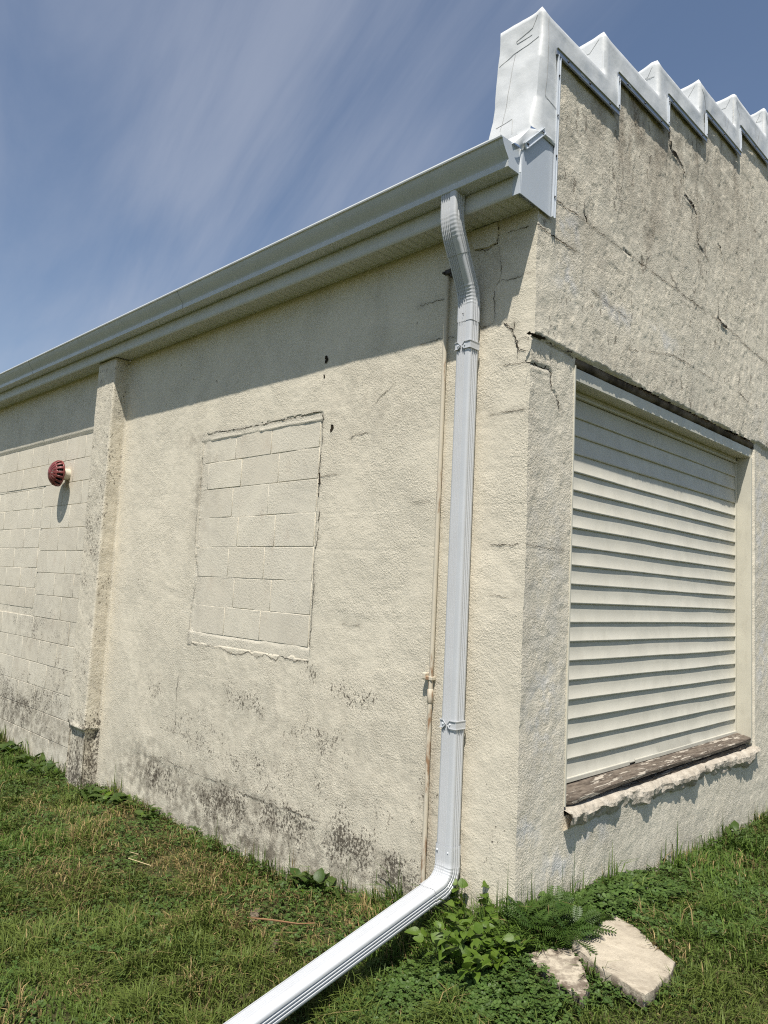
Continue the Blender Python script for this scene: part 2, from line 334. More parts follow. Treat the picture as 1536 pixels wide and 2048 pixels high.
CL=[
(4,[(-3.022, 2.625), (-2.842, 2.632), (-2.577, 2.617), (-2.379, 2.619)]),
(5,[(-2.379, 2.619), (-2.134, 2.621), (-1.914, 2.624), (-1.757, 2.624), (-1.628, 2.63), (-1.592, 2.612)]),
(4,[(-1.592, 2.612), (-1.581, 2.44), (-1.585, 2.312), (-1.592, 2.223)]),
(12,[(-1.592, 2.223), (-1.583, 2.184), (-1.587, 2.063)]),
(6,[(-1.571, 1.993), (-1.568, 1.867), (-1.571, 1.773), (-1.586, 1.73)]),
(5,[(-1.596, 1.656), (-1.579, 1.528), (-1.586, 1.387), (-1.59, 1.26), (-1.592, 1.108)]),
(4,[(-3.037, 1.01), (-2.864, 1.002), (-2.62, 1.016), (-2.461, 0.988), (-2.336, 0.986), (-2.242, 1.015), (-2.145, 0.991), (-2.056, 1.019), (-1.94, 0.984), (-1.89, 1.022), (-1.729, 1.006), (-1.588, 1.02)]),
(3,[(-1.323, 2.413), (-1.269, 2.433), (-1.144, 2.432)]),
(3,[(-1.594, 2.191), (-1.418, 2.198)]),
(3,[(-1.12, 2.597), (-1.071, 2.64), (-0.941, 2.706)]),
(1.6,[(-3.027, 2.628), (-3.022, 2.163), (-3.051, 1.942), (-3.041, 1.706), (-2.967, 1.551), (-3.032, 1.286), (-3.036, 1.04)]),
(2,[(-0.798, 1.99), (-0.631, 1.988)]),
(3,[(-1.305, 1.267), (-1.145, 1.275)]),
(3,[(-0.775, 3.14), (-0.713, 3.142), (-0.622, 3.138), (-0.58, 3.138)]),
(3,[(-0.761, 2.902), (-0.669, 2.908), (-0.579, 2.908), (-0.503, 2.902)]),
(6,[(-0.232, 3.459), (-0.226, 3.394), (-0.233, 3.356), (-0.265, 3.361), (-0.291, 3.346), (-0.329, 3.353), (-0.373, 3.359), (-0.39, 3.362)]),
(3,[(-0.224, 3.349), (-0.214, 3.292), (-0.2, 3.199), (-0.208, 3.148), (-0.228, 3.122)]),
(3,[(-0.24, 3.099), (-0.235, 3.035), (-0.234, 2.933), (-0.267, 2.91), (-0.325, 2.907)]),
(3,[(-0.198, 3.141), (-0.126, 3.133), (-0.007, 3.135)]),
(5,[(-0.173, 2.907), (-0.126, 2.862), (-0.099, 2.809), (-0.071, 2.741)]),
(4,[(-0.109, 2.897), (-0.105, 2.853)]),
(3,[(-0.078, 2.796), (-0.025, 2.806)]),
(3,[(-0.172, 3.395), (-0.035, 3.392)]),
(5,[(-0.168, 2.897), (-0.122, 2.862), (-0.085, 2.787), (-0.072, 2.737), (-0.076, 2.681)]),
(4,[(-0.072, 2.737), (-0.023, 2.732)]),
(4,[(-0.16, 2.677), (-0.092, 2.674), (-0.026, 2.67)]),
(3,[(-0.242, 2.424), (-0.161, 2.428), (-0.028, 2.425)]),
(3,[(-0.213, 1.747), (-0.123, 1.742), (-0.036, 1.746)]),
(3,[(-0.202, 1.49), (-0.113, 1.486), (-0.037, 1.492)]),
(2.5,[(-3.702, 0.073), (-3.506, 0.071), (-3.324, 0.105), (-3.084, 0.086), (-2.806, 0.085), (-2.597, 0.087), (-2.399, 0.082), (-2.187, 0.076)]),
(3,[(-2.187, 0.076), (-1.967, 0.076), (-1.78, 0.076), (-1.592, 0.091)]),
(3,[(-2.223, 0.069), (-1.916, 0.079), (-1.68, 0.092), (-1.523, 0.082), (-1.374, 0.092)]),
(3,[(-3.139, 0.747), (-3.15, 0.627), (-3.136, 0.335)]),
(3,[(-3.358, 0.324), (-3.178, 0.323), (-2.977, 0.328)]),
]

def polydist(u, v, polys, wmin=0):
    d = np.full(u.shape, 9.)
    for w, pts in polys:
        if w < wmin: continue
        for (a, b), (c, e) in zip(pts, pts[1:]):
            lo, hi = min(a, c)-.08, max(a, c)+.08; l2, h2 = min(b, e)-.08, max(b, e)+.08
            k = np.where((u > lo) & (u < hi) & (v > l2) & (v < h2))[0]
            if not len(k): continue
            uu, vv = u[k]-a, v[k]-b; L2 = (c-a)**2+(e-b)**2+1e-9
            t = np.clip((uu*(c-a)+vv*(e-b))/L2, 0, 1)
            d[k] = np.minimum(d[k], np.hypot(uu-t*(c-a), vv-t*(e-b)))
    return d
def blobs(u, v, L):
    r = 0
    for a, b, su, sv, k in L: r = np.maximum(r, k*np.exp(-((u-a)/su)**2-((v-b)/sv)**2))
    return r
def rows_groove(v, z0, sp, w=.006):
    d = np.abs((v-z0+sp/2) % sp-sp/2); return np.exp(-(d/w)**2)

# --- height (outwards) of the long wall and its wear
def hL(x, z):
    n = .009*(fb2(x, z, 2.2, 3, 1)-.5)+.0028*(fb2(x*.7, z, 9, 2, 6)-.5)+.0026*(fb2(x, z, 30, 3, 2)-.5)+.0016*(vn2(x*95, z*95, 3)-.5)
    n = n-.0012*rows_groove(z+.008*(fb2(x, z, 7, 3, 8)-.5), 2.878, .232, .005)*sstep(.55, .68, fb2(x, z, 1.7, 2, 9))
    lip = .0035*sstep(.10, .04, z+.16*(fb2(x, z, 2.5, 4, 12)-.5))*sstep(-1.2, -1.5, x)*sstep(-3.9, -3.7, x)
    return n-lip
def wearL(x, z):
    mould = blobs(x, z, [(-2.45, -.04, .6, .21, 1.08), (-3.3, -.05, .5, .22, .98), (-1.13, .02, .40, .22, 1.12), (-.78, -.03, .25, .2, 1.12), (-1.8, -.0, .6, .2, 1.), (-.55, -.1, .1, .1, .7),
       (-2.3, .68, .5, .16, .82), (-1.2, .86, .40, .14, .84), (-1.53, .94, .35, .12, .80), (-1.44, .56, .6, .2, .78), (-2.87, .38, .8, .25, .80), (-3.5, .62, .35, .3, .68), (-.6, .35, .4, .4, .60), (-2, .25, 1.6, .25, .76), (-.15, .3, .2, .6, .55), (-3.9, 1.6, .3, .9, .52), (-3.3, 1.4, .3, .5, .5)])
    grime = blobs(x, z, [(-2.2, -.22, 2.2, .14, 1.3), (-2.5, -.08, 1.0, .24, 1.25), (-1.0, -.08, .6, .18, 1.05), (-3.5, -.05, .6, .24, 1.2), (-1.8, -.1, .6, .16, 1.1), (-2, .5, 2.2, .5, .35), (-3.05, 2.2, .08, .5, .7), (-3.2, 2.62, .2, .08, .7), (-1.1, 2.6, .5, .3, .35), (-.3, 3.3, .3, .2, .35)])
    d = polydist(x, z, CL); grime = np.maximum(grime, .55*np.exp(-d/.02))
    chip = .22+.25*sstep(.9, .1, z)+.18*blobs(x, z, [(-3.9, 1.6, .25, 1.2, 1)])
    return dict(mould=mould, grime=grime, chip=chip, stain=blobs(x, z, [(-.55, .4, .05, .5, .5)]), pale=0*x)
# --- gable wall
def hR(y, z):
    n = .010*(fb2(y, z, 1.8, 3, 31)-.5)+.0035*(fb2(y, z*.8, 9, 2, 30)-.5)+.0034*(fb2(y, z, 28, 3, 32)-.5)+.0024*(vn2(y*90, z*90, 33)-.5)
    edge = 2.800+.035*(fb2(y, z*0, 5, 4, 36)-.5)*sstep(.3, .5, y)+.012*(vn2(y*60, z*0, 37)-.5)
    upm = sstep(-.004, .006, z-edge)
    fl = fb2(y*1.5, z*.8, 11, 4, 35); n = n+upm*(.0028*sstep(.5, .525, fl)+.020)+.0015*sstep(.55, .57, fl)*(1-upm)
    n = n-.0016*rows_groove(z+.008*(fb2(y, z, 7, 3, 38)-.5), 2.907, .2345, .005)*sstep(.52, .66, fb2(y, z, 1.9, 2, 39))
    d = polydist(y.ravel(), z.ravel(), CR, 5).reshape(y.shape)
    return n-.006*np.exp(-(d/.007)**2)+.003*np.exp(-((d-.02)/.010)**2)
def wearR(y, z):
    stain = blobs(y, z, [(1.01, 4.45, .18, .30, 1.1), (.93, 4.25, .16, .24, .75), (1.39, 4.45, .16, .30, .75), (1.2, 4.1, .5, .4, .4), (2.3, 4.6, .6, .4, .35), (1.67, 4.35, .10, .35, .55), (1.28, 3.85, .14, .26, .7), (1.99, 4.6, .06, .45, .75), (2.70, 4.85, .14, .4, .6), (.6, 4.33, .14, .2, .55), (.55, 4.1, .12, .2, .4), (.29, 3.88, .15, .2, .35), (2.0, 4.3, .1, .5, .5), (2.6, 4.4, .3, .4, .3), (.5, 3.5, .4, .2, .3)])
    grime = .25*sstep(2.8, 4.6, z)+blobs(y, z, [(1.6, 4.6, 1.4, .5, .35), (1.6, -.05, 2, .12, .4), (.9, .2, .3, .2, .3), (1.6, 2.9, 1.6, .14, .45), (.05, 1.5, .08, 1.6, .3)])
    d = polydist(y, z, CR); grime = np.maximum(grime, .6*np.exp(-d/.02))
    upm = sstep(2.75, 2.85, z)
    chip = .30+.26*upm+.12*blobs(y, z, [(1.1, 4.1, 1.2, .6, 1)])
    pale = blobs(y, z, [(.29, 3.49, .14, .08, 1), (.3, 3.2, .12, .1, 1), (.75, 3.19, .14, .06, 1), (.91, 3.17, .14, .06, .9), (1.46, 3.18, .2, .06, .9), (.08, .37, .12, .1, .9), (.7, .255, .22, .08, .9), (.365, .14, .15, .1, .9), (3.34, 1.12, .2, .3, .9), (.2, .94, .15, .3, .8), (3.3, 2.2, .3, .8, .7), (.2, 1.6, .2, .6, .35)])
    return dict(stain=stain, grime=grime, chip=chip, pale=pale, mould=blobs(y, z, [(.9, .0, .8, .1, .35)]))
def heightfield(name, us, zs, pos, keep, attrs, mat, parent):
    U, Z = np.meshgrid(us, zs, indexing='ij'); u = U.ravel(); z = Z.ravel()
    V = pos(u, z); F = grid_faces(len(us), len(zs))
    c = keep((U[:-1, :-1]+U[1:, 1:]).ravel()/2, (Z[:-1, :-1]+Z[1:, 1:]).ravel()/2)
    F = F[c]; used = np.zeros(len(V), bool); used[F.ravel()] = True; idx = np.cumsum(used)-1
    A = {k: np.broadcast_to(a, u.shape)[used] for k, a in attrs(u, z).items()}
    return obj(name, mesh_np(name, V[used], idx[F], True, A), mat, parent)

# long wall (bay beside the corner)
zs = np.arange(-.55, 3.54, .0105); us = np.append(np.arange(-4.41, -.005, .0105), 0.)
def posL(u, z):
    h = hL(u, z)
    jag = .012*(fb2(u, z, 9, 3, 21)-.5)*2
    ins = (u > PX0+jag) & (u < PX1+jag*.5) & (z > PZ0+jag*1.3) & (z < PZ1+jag*.6)
    x = np.where(u >= -1e-6, hR(np.zeros_like(z), z), u)
    return np.c_[x, np.where(ins, .05, -h), z]
wallL = heightfield('wall', us, zs, posL, lambda u, z: np.ones(len(u), bool), wearL, M['stucco'], B)
wallL['label'] = 'long stuccoed wall with mildewed base'
# gable wall
us = np.concatenate([np.arange(0, 3.75, .0105), np.arange(3.75, 10.6, .08)]); zs = np.concatenate([np.arange(-.5, 5.35, .0105), np.arange(5.35, 6.4, .05)])
STEP_Y = [.61, 1.31, 1.97, 2.65, 3.33, 4.01, 4.69]; STEP_Z = [4.545, 4.787, 5.006, 5.235, 5.49, 5.72, 5.95, 6.18]
RIDGE = 5.15
def top_at(y):
    y = np.where(y > RIDGE, 2*RIDGE-y, y); return np.array(STEP_Z)[np.searchsorted(STEP_Y, y)]
def posR(u, z):
    h = hR(u, z); y = np.where(u <= 1e-6, -hL(np.zeros_like(z), z), u)
    return np.c_[h, y, z]
def keepR(u, z):
    jg = .01*(fb2(u, z, 14, 2, 51)-.5)
    w = (u > WY0+jg) & (u < WY1+jg*2) & (z > WZ0+jg) & (z < 2.798)
    return ~w & (z < top_at(u)-.03)
gable = heightfield('gable_wall', us, zs, posR, keepR, wearR, M['gable'], B); gable['label'] = 'flaking stepped end wall'
# far wall, roof body (closing the volume)
bm = bmesh.new(); box(bm, -14, -.02, 10.0, 10.3, -.6, 3.6); bm_obj('back_wall', bm, M['stucco'], B)
bm = bmesh.new(); box(bm, -14.3, -14, 0.02, 10.2, -.6, 3.6); bm_obj('end_wall', bm, M['stucco'], B)
bm = bmesh.new()
v = [bm.verts.new(p) for p in [(-14.3, -.16, 3.66), (-.25, -.16, 3.66), (-.25, RIDGE, 4.4), (-14.3, RIDGE, 4.4), (-14.3, 10.4, 3.66), (-.25, 10.4, 3.66)]]
bm.faces.new((v[0], v[1], v[2], v[3])); bm.faces.new((v[3], v[2], v[5], v[4]))
bmesh.ops.solidify(bm, geom=bm.faces[:], thickness=.08); bm_obj('roof', bm, M['roof'], B)
# reveals of the gable opening: inner block core
bm = bmesh.new()
box(bm, -.28, -.012, WY0-.25, WY0-.006, WZ0-.2, 2.85); box(bm, -.28, -.014, WY1+.008, WY1+.3, WZ0-.2, 2.85)
box(bm, -.28, -.013, WY0-.006, WY1+.008, WZ0-.2, WZ0-.004)
bm_obj('opening_reveal', bm, M['mortar'], B)

# bay left of the pilaster: exposed painted blocks over a mortar bed
zs = np.arange(-.55, 3.54, .022); us = np.arange(-13.9, -4.39, .022)
def posB(u, z):
    return np.c_[u, .006-.4*hL(u, z)-.018*sstep(2.885, 2.90, z+.01*(vn2(u*12, z*0, 4)-.5)), z]
def wearB(x, z):
    return dict(mould=blobs(x, z, [(-6.4, .1, 1.6, .4, 1.05), (-5.4, .35, .6, .5, .88), (-6, .9, 1.5, .4, .78), (-5.6, 1.5, .5, .4, .6), (-5.3, -.05, .5, .2, .9), (-7.2, .3, 1, .4, .9), (-5.15, 2.5, .06, 1.3, .5), (-6.4, 3.1, .2, .2, .62)]),
                grime=blobs(x, z, [(-6.3, -.05, 2.2, .25, 1.1), (-5.5, .2, .35, .12, .9), (-6.5, 2.55, .5, .06, .6), (-6, 1, 2, .5, .3), (-5.2, 1, .1, 1.6, .4)]), chip=.3+0*x, stain=0*x, pale=0*x)
bay = heightfield('wall', us, zs, posB, lambda u, z: np.ones(len(u), bool), wearB, M['mortar'], B); bay['label'] = 'block wall of the next bay'
def block(parent, x0, x1, z0, z1, yf, wear, deep=.03):
    bm = bmesh.new(); j = lambda a: random.uniform(-a, a)
    box(bm, x0+j(.002), x1+j(.002), yf+j(.0014), yf+deep, z0+j(.0012), z1+j(.0012), .0022, 1)
    o = bm_obj('block', bm, M['block'], parent, True, math.radians(40)); me = o.data
    co = np.empty(len(me.vertices)*3, np.float32); me.vertices.foreach_get('co', co); co = co.reshape(-1, 3)
    for k, a in wear(co[:, 0].astype(float), co[:, 2].astype(float)).items():
        at = me.attributes.new(k, 'FLOAT', 'POINT'); at.data.foreach_set('value', np.asarray(a, np.float32))
    return o
J = .0024
# filled opening of the long wall
rowsz = [1.10, 1.305, 1.519, 1.742, 1.964, 2.185, 2.393, 2.575]
for r in range(7):
    z0, z1 = rowsz[r], rowsz[r+1]
    cuts = [PX0+.015] + ([-2.578, -2.140] if r % 2 == 0 else [-2.485, -2.04]) + [PX1-.015]
    if r in (1, 3, 5): cuts = [PX0+.015, -2.93, *cuts[1:]] if r == 5 else cuts
    for a, b in zip(cuts, cuts[1:]): block(wallL, a+J, b-J, z0+J, z1-J, .0045, wearL)
# mortar bed of that panel: bumpy strip behind and round the blocks
us = np.arange(PX0-.03, PX1+.03, .011); zz_ = np.arange(PZ0-.03, PZ1+.03, .011)
def posM(u, z):
    d = np.full(u.shape, 1.)
    for k, zr in enumerate(rowsz): d = np.minimum(d, np.abs(z-zr-.004*np.sin(u*9+k)))
    bead = .0055*np.exp(-(d/.006)**2)*sstep(.38, .6, fb2(u, z, 5, 2, 62))
    bot = .0065*(1-sstep(1.085, 1.10, z+.01*(fb2(u, z, 9, 2, 66)-.5))); tp = .0075*sstep(2.565, 2.575, z+.014*(fb2(u, z, 10, 3, 67)-.5))
    side = .006*(1-sstep(PX0+.02, PX0+.04, u))
    return np.c_[u, .0090-bead-bot-tp-side-.003*(fb2(u, z, 30, 3, 63)-.5), z]
heightfield('mortar_bed', us, zz_, posM, lambda u, z: np.ones(len(u), bool), wearL, M['mortar'], wallL)
# blocks of the next bay
zr = [-.37+.232*k for k in range(15)]
for k, (z0, z1) in enumerate(zip(zr, zr[1:])):
    if z0 > 2.8: break
    left_fill = 1.0 < z0 + .05 < 2.45
    x = -4.77-(0 if k % 2 else .235)
    cuts = [-4.76, x] if x < -4.80 else [-4.76]
    lim = -6.19 if left_fill else -8.4
    while cuts[-1] > lim+.12: cuts.append(max(lim, cuts[-1]-.463))
    for b, a in zip(cuts, cuts[1:]): block(bay, a+J, b-J, z0+J, z1-J, 0.0, wearB)
rz = [1.10+.2155*k for k in range(8)]
for k, (z0, z1) in enumerate(zip(rz, rz[1:])):
    cuts = [-6.21, -6.21-(.44 if k % 2 else .24)]
    while cuts[-1] > -7.95: cuts.append(cuts[-1]-.445)
    for b, a in zip(cuts, cuts[1:]): block(bay, a+J, b-J, z0+J, z1-J, .003, wearB)

# pilaster
pts = [(-4.755, .012)] + [(-4.755, -t) for t in np.linspace(.012, .132, 10)] + [(-4.751, -.141)] + [(t, -.145) for t in np.linspace(-4.742, -4.408, 28)] + [(-4.399, -.141)] + [(-4.395, -t) for t in np.linspace(.132, .012, 10)] + [(-4.38, .004), (-4.36, .004)]
P = np.array(pts); T = np.gradient(P, axis=0); T /= np.linalg.norm(T, axis=1)[:, None]+1e-9; Nn = np.c_[T[:, 1], -T[:, 0]]
s = np.r_[0, np.cumsum(np.linalg.norm(np.diff(P, axis=0), axis=1))]; zs = np.arange(-.55, 3.475, .012)
S, Z = np.meshgrid(np.arange(len(P)), zs, indexing='ij'); i = S.ravel(); z = Z.ravel(); ss = s[i]
h = .004*(fb2(ss, z, 14, 3, 71)-.5)+.004*(fb2(ss, z, 45, 2, 72)-.5)+.007*(fb2(ss+5, z, 2.5, 2, 73)-.5)
h = h-.026*sstep(.15, .12, z+.07*(fb2(ss, z, 7, 3, 74)-.5))+.010*np.exp(-((z-.145-.07*(fb2(ss, z*0+.14, 7, 3, 74)-.5))/.02)**2)
h = np.where(i >= len(P)-3, 0, h); h = np.where(i == 0, 0, h)
V = np.c_[P[i]+np.clip(h, -.04, .02)[:, None]*Nn[i], z]
wp = dict(mould=.56+.24*np.exp(-((z-1.9)/.5)**2)*(V[:, 1] < -.1)+.45*sstep(.5, -.1, z), grime=.25+.75*sstep(.3, -.1, z)+.25*np.exp(-((ss-.14)/.02)**2), chip=.5+0*z, stain=0*z, pale=0*z)
obj('pilaster', mesh_np('pilaster', V, grid_faces(len(P), len(zs)), True, wp), M['stucco'], B)

# cracks: thin dirty splits following the walls
def crack(poly, wmm, pos3, parent, seed):
    rng = np.random.default_rng(seed); p = np.array(poly); out = []
    for a, b in zip(p, p[1:]):
        n = max(2, int(np.linalg.norm(b-a)/.009)); out += [a+(b-a)*t for t in np.linspace(0, 1, n, endpoint=False)]
    out.append(p[-1]); q = np.array(out); n = len(q)
    q = q+rng.normal(0, .0034, q.shape)+.012*np.c_[fb2(q[:, 0]*3, q[:, 1]*3, 6, 3, seed)-.5, fb2(q[:, 0]*3, q[:, 1]*3, 6, 3, seed+9)-.5]
    t = np.gradient(q, axis=0); t /= np.linalg.norm(t, axis=1)[:, None]+1e-9; nn = np.c_[-t[:, 1], t[:, 0]]
    k = fb2(np.arange(n)*.16, np.zeros(n)+seed*3.1, 1, 3, seed)
    w = wmm/2000*np.clip((k-.25)*3.4, .5 if wmm > 12 else .0, 1.7)*(1. if wmm > 12 else .75); w[0] *= .3; w[-1] *= .3; w = np.maximum(w, .0003)
    A = q+nn*w[:, None]; Bb = q-nn*w[:, None]
    V = np.concatenate([pos3(A), pos3(Bb)]); i = np.arange(n-1); F = np.stack([i, i+1, n+i+1, n+i], 1)
    return obj('crack', mesh_np('crack', V, F, False), M['crack'], parent)
for k, (w, pl) in enumerate(CR): crack(pl, w, lambda q: np.c_[hR(q[:, 0], q[:, 1])+.0028+(.006 if w > 5 else 0), q], gable, 100+k)
for k, (w, pl) in enumerate(CL): crack(pl, w, lambda q: np.c_[q[:, 0], -hL(q[:, 0], q[:, 1])-.0028, q[:, 1]], wallL, 300+k)
# anchor holes in the long wall and a few old nails
def hole(x, z, r, parent):
    n = 12; a = np.linspace(0, 2*np.pi, n, endpoint=False); rr = r*(1+.35*np.sin(a*2+x*9)+.2*np.cos(3*a)); bm = bmesh.new()
    y = float(-hL(np.array([x]), np.array([z]))[0])
    o_ = [bm.verts.new((x+c*math.cos(b), y-.004, z+c*math.sin(b))) for b, c in zip(a, rr)]
    i_ = [bm.verts.new((x+.7*c*math.cos(b), y-.0015, z+.7*c*math.sin(b))) for b, c in zip(a, rr)]
    for k in range(n): bm.faces.new((o_[k], o_[(k+1) % n], i_[(k+1) % n], i_[k]))
    bm.faces.new(i_); bm_obj('anchor_hole', bm, M['crack'], parent)
hole(-1.586, 2.971, .020, wallL); hole(-1.497, 2.503, .019, wallL); hole(-1.60, 2.86, .010, wallL)
# loose render patch under the eaves
bm = bmesh.new(); pp = [(-.405, 3.475), (-.232, 3.475), (-.228, 3.40), (-.236, 3.362), (-.29, 3.352), (-.38, 3.366), (-.40, 3.40)]
bmesh.ops.extrude_face_region(bm, geom=[bm.faces.new([bm.verts.new((x, -.010, z)) for x, z in pp])])
for v in bm.verts[:len(pp)]: v.co.y = .004
bm_obj('render_patch', bm, M['block'], wallL)

# ---------------------------------------------------------------- soffit and fascia
ZS = 3.482
sof = extrude_profile('soffit', [(-.172, ZS+.006), (.01, ZS+.006), (.01, ZS+.02), (-.172, ZS+.02)], -13.9, -.004, M['soffit'], B, closed=True)
extrude_profile('soffit_channel', [(-.001, ZS+.002), (-.028, ZS-.006), (-.028, ZS+.002), (-.016, ZS+.004)], -13.9, -.006, M['soffit'], B, closed=True)
bm = bmesh.new(); w = .1235
pr = [(-w/2, 0.005), (-w/2+.006, -.001), (-w/4, -.003), (-.006, -.001), (0, .004), (.006, -.001), (w/4, -.003), (w/2-.006, -.001), (w/2, .005)]
a = [bm.verts.new((x, -.1715, z)) for x, z in pr]; b = [bm.verts.new((x, -.006, z)) for x, z in pr]
for i in range(len(pr)-1): bm.faces.new((a[i], a[i+1], b[i+1], b[i]))
me = bpy.data.meshes.new('soffit_panel'); bm.to_mesh(me); bm.free()
for k in range(66): obj('soffit_panel', me, M['soffit'], sof, (-.068-w*k, 0, ZS))
fp = [(-.168, 3.478), (-.171, 3.470), (-.180, 3.468), (-.187, 3.474), (-.188, 3.49), (-.186, 3.545), (-.180, 3.60), (-.168, 3.64)]
extrude_profile('fascia', fp+[(-.160, 3.64), (-.160, 3.478)], -13.9, .010, M['soffit'], B, closed=True, smooth=True, angle=math.radians(50))

# ---------------------------------------------------------------- gutter
G = empty('gutter', (0, 0, 0)); tag(G, 'long white metal rain gutter along the eaves of the side wall', 'gutter')
gp = [(-.184, 3.706), (-.184, 3.572), (-.190, 3.569), (-.272, 3.569), (-.2765, 3.572), (-.2785, 3.598), (-.275, 3.604), (-.277, 3.610), (-.288, 3.624), (-.305, 3.644), (-.319, 3.664), (-.3275, 3.684), (-.3295, 3.691), (-.339, 3.692), (-.341, 3.699), (-.336, 3.709), (-.322, 3.706)]
inner = [(-.322, 3.690), (-.318, 3.662), (-.300, 3.647), (-.272, 3.62), (-.270, 3.574), (-.188, 3.574), (-.188, 3.706)]
extrude_profile('trough', gp+inner, -13.9, .018, M['gutter'], G, nx=2, closed=True, smooth=True, angle=math.radians(28))
# seams between lengths
for xs in (-3.05, -6.1, -9.1):
    extrude_profile('lap_joint', [(p[0]-.0022, p[1]-.001) for p in gp[3:14]], xs-.03, xs+.03, M['gutter'], G, smooth=True, angle=math.radians(28))
ec = bmesh.new(); cap = gp[1:15]+[(-.184, 3.709)]
f = ec.faces.new([ec.verts.new((.018, y, z)) for y, z in cap]); r = bmesh.ops.extrude_face_region(ec, geom=[f])
for v in r['geom']:
    if isinstance(v, bmesh.types.BMVert): v.co.x = .026
endc = bm_obj('end_cap', ec, M['sheet'], G)
# crimped flange of the end cap, with sealant
bm = bmesh.new()
for (y0, z0), (y1, z1) in zip(cap[2:13], cap[3:14]):
    bm.faces.new([bm.verts.new(p) for p in ((.002, y0-.0025, z0-.0015), (.028, y0-.0025, z0-.0015), (.028, y1-.0025, z1-.0015), (.002, y1-.0025, z1-.0015))])
bm_obj('crimped_flange', bm, M['gutter'], endc)
bm = bmesh.new(); box(bm, .0, .034, -.187, -.172, 3.575, 3.70, .003); bm_obj('sealant_strip', bm, M['wscrew'], endc)

# ---------------------------------------------------------------- sheet-metal closure at the eaves end
XP = .036
bm = bmesh.new(); pp = [(.100, 3.452), (.118, 4.0), (.036, 3.872), (-.010, 3.858), (-.176, 3.700), (-.182, 3.466)]
f = bm.faces.new([bm.verts.new((XP, y, z)) for y, z in pp]); r = bmesh.ops.extrude_face_region(bm, geom=[f])
for v in r['geom']:
    if isinstance(v, bmesh.types.BMVert): v.co.x = XP-.004
bmesh.ops.bevel(bm, geom=[e for e in bm.edges], offset=.0012, segments=1, affect='EDGES')
clo = bm_obj('eaves_closure', bm, M['sheet'], B); clo['label'] = 'pale sheet-metal panel closing the eaves end'
bm = bmesh.new(); box(bm, -.010, XP-.001, -.1885, -.181, 3.466, 3.572, .001); bm_obj('folded_return', bm, M['sheet'], clo)

# ---------------------------------------------------------------- membrane capping of the stepped parapet
CX = .038; BACK = -.236
sy = [-.03]+STEP_Y; tops = STEP_Z
yend = RIDGE*2+.03
all_y = sy + [2*RIDGE-y for y in STEP_Y[::-1]] + [yend]; all_z = tops + tops[-2::-1]
bar_y = [.10, .765, 1.44, 2.065, 2.74, 3.41, 4.09, 4.77]; bar_z = [4.372, 4.605, 4.828, 5.035, 5.255, 5.485, 5.715, 5.945]
def zbar(y):
    if y < .10: return 3.86
    if y > RIDGE: y = 2*RIDGE-y
    if y < .10: return 3.86
    return bar_z[np.searchsorted(bar_y, y)-1]
def ztop(y):
    return all_z[np.searchsorted(all_y, y)-1]
def refine(br, st):
    out = []
    for a, b in zip(br, br[1:]):
        n = max(1, int(round((b-a)/st))); out += list(np.linspace(a, b, n, endpoint=False))
    return np.array(out+[br[-1]])
ybr = sorted(set(all_y+bar_y+[2*RIDGE-y for y in bar_y])); zbr = sorted(set([3.86]+tops+bar_z))
ys = refine(ybr, .022); zs = refine(zbr, .022)
Yg, Zg = np.meshgrid(ys, zs, indexing='ij'); y = Yg.ravel(); z = Zg.ravel()
# distance to the stepped outline -> rolled edge
segs = []; 
for k in range(len(all_z)):
    segs.append((all_y[k], all_z[k], all_y[k+1], all_z[k]))
    if k+1 < len(all_z): segs.append((all_y[k+1], all_z[k], all_y[k+1], all_z[k+1]))
segs.append((all_y[0], 3.0, all_y[0], all_z[0])); d = np.full(y.shape, 9.)
for a, b, c, e in segs:
    L2 = (c-a)**2+(e-b)**2; t = np.clip(((y-a)*(c-a)+(z-b)*(e-b))/L2, 0, 1); d = np.minimum(d, np.hypot(y-a-t*(c-a), z-b-t*(e-b)))
rr = .010; dd = np.clip(d, 0, rr); roll = rr-np.sqrt(np.maximum(rr*rr-(rr-dd)**2, 0))
Pw = np.c_[0*y, y, z]
wr = (.026*(fb3(Pw*[1, 1, .7], 5.5, 3, 81)-.5)+.006*(fb3(Pw*[1, 1.3, .6], 11, 2, 82)-.5))*sstep(0, .05, d)
lean = -.0
V = np.c_[CX-roll+wr+.004, y, z]
# lean of the outer end: it spreads towards the eaves
def lean_y(z): return -.02-.03*sstep(4.5, 4.05, z)-.05*sstep(4.1, 3.84, z)
V[:, 1] = np.where(y < 0.0, y+(lean_y(z)+.02)*sstep(.0, -.03, y), y)
F = grid_faces(len(ys), len(zs)); yc = (Yg[:-1, :-1]+Yg[1:, 1:]).ravel()/2; zc = (Zg[:-1, :-1]+Zg[1:, 1:]).ravel()/2
kp = np.array([zbar(a) < b < ztop(a) for a, b in zip(yc, zc)])
F = F[kp]
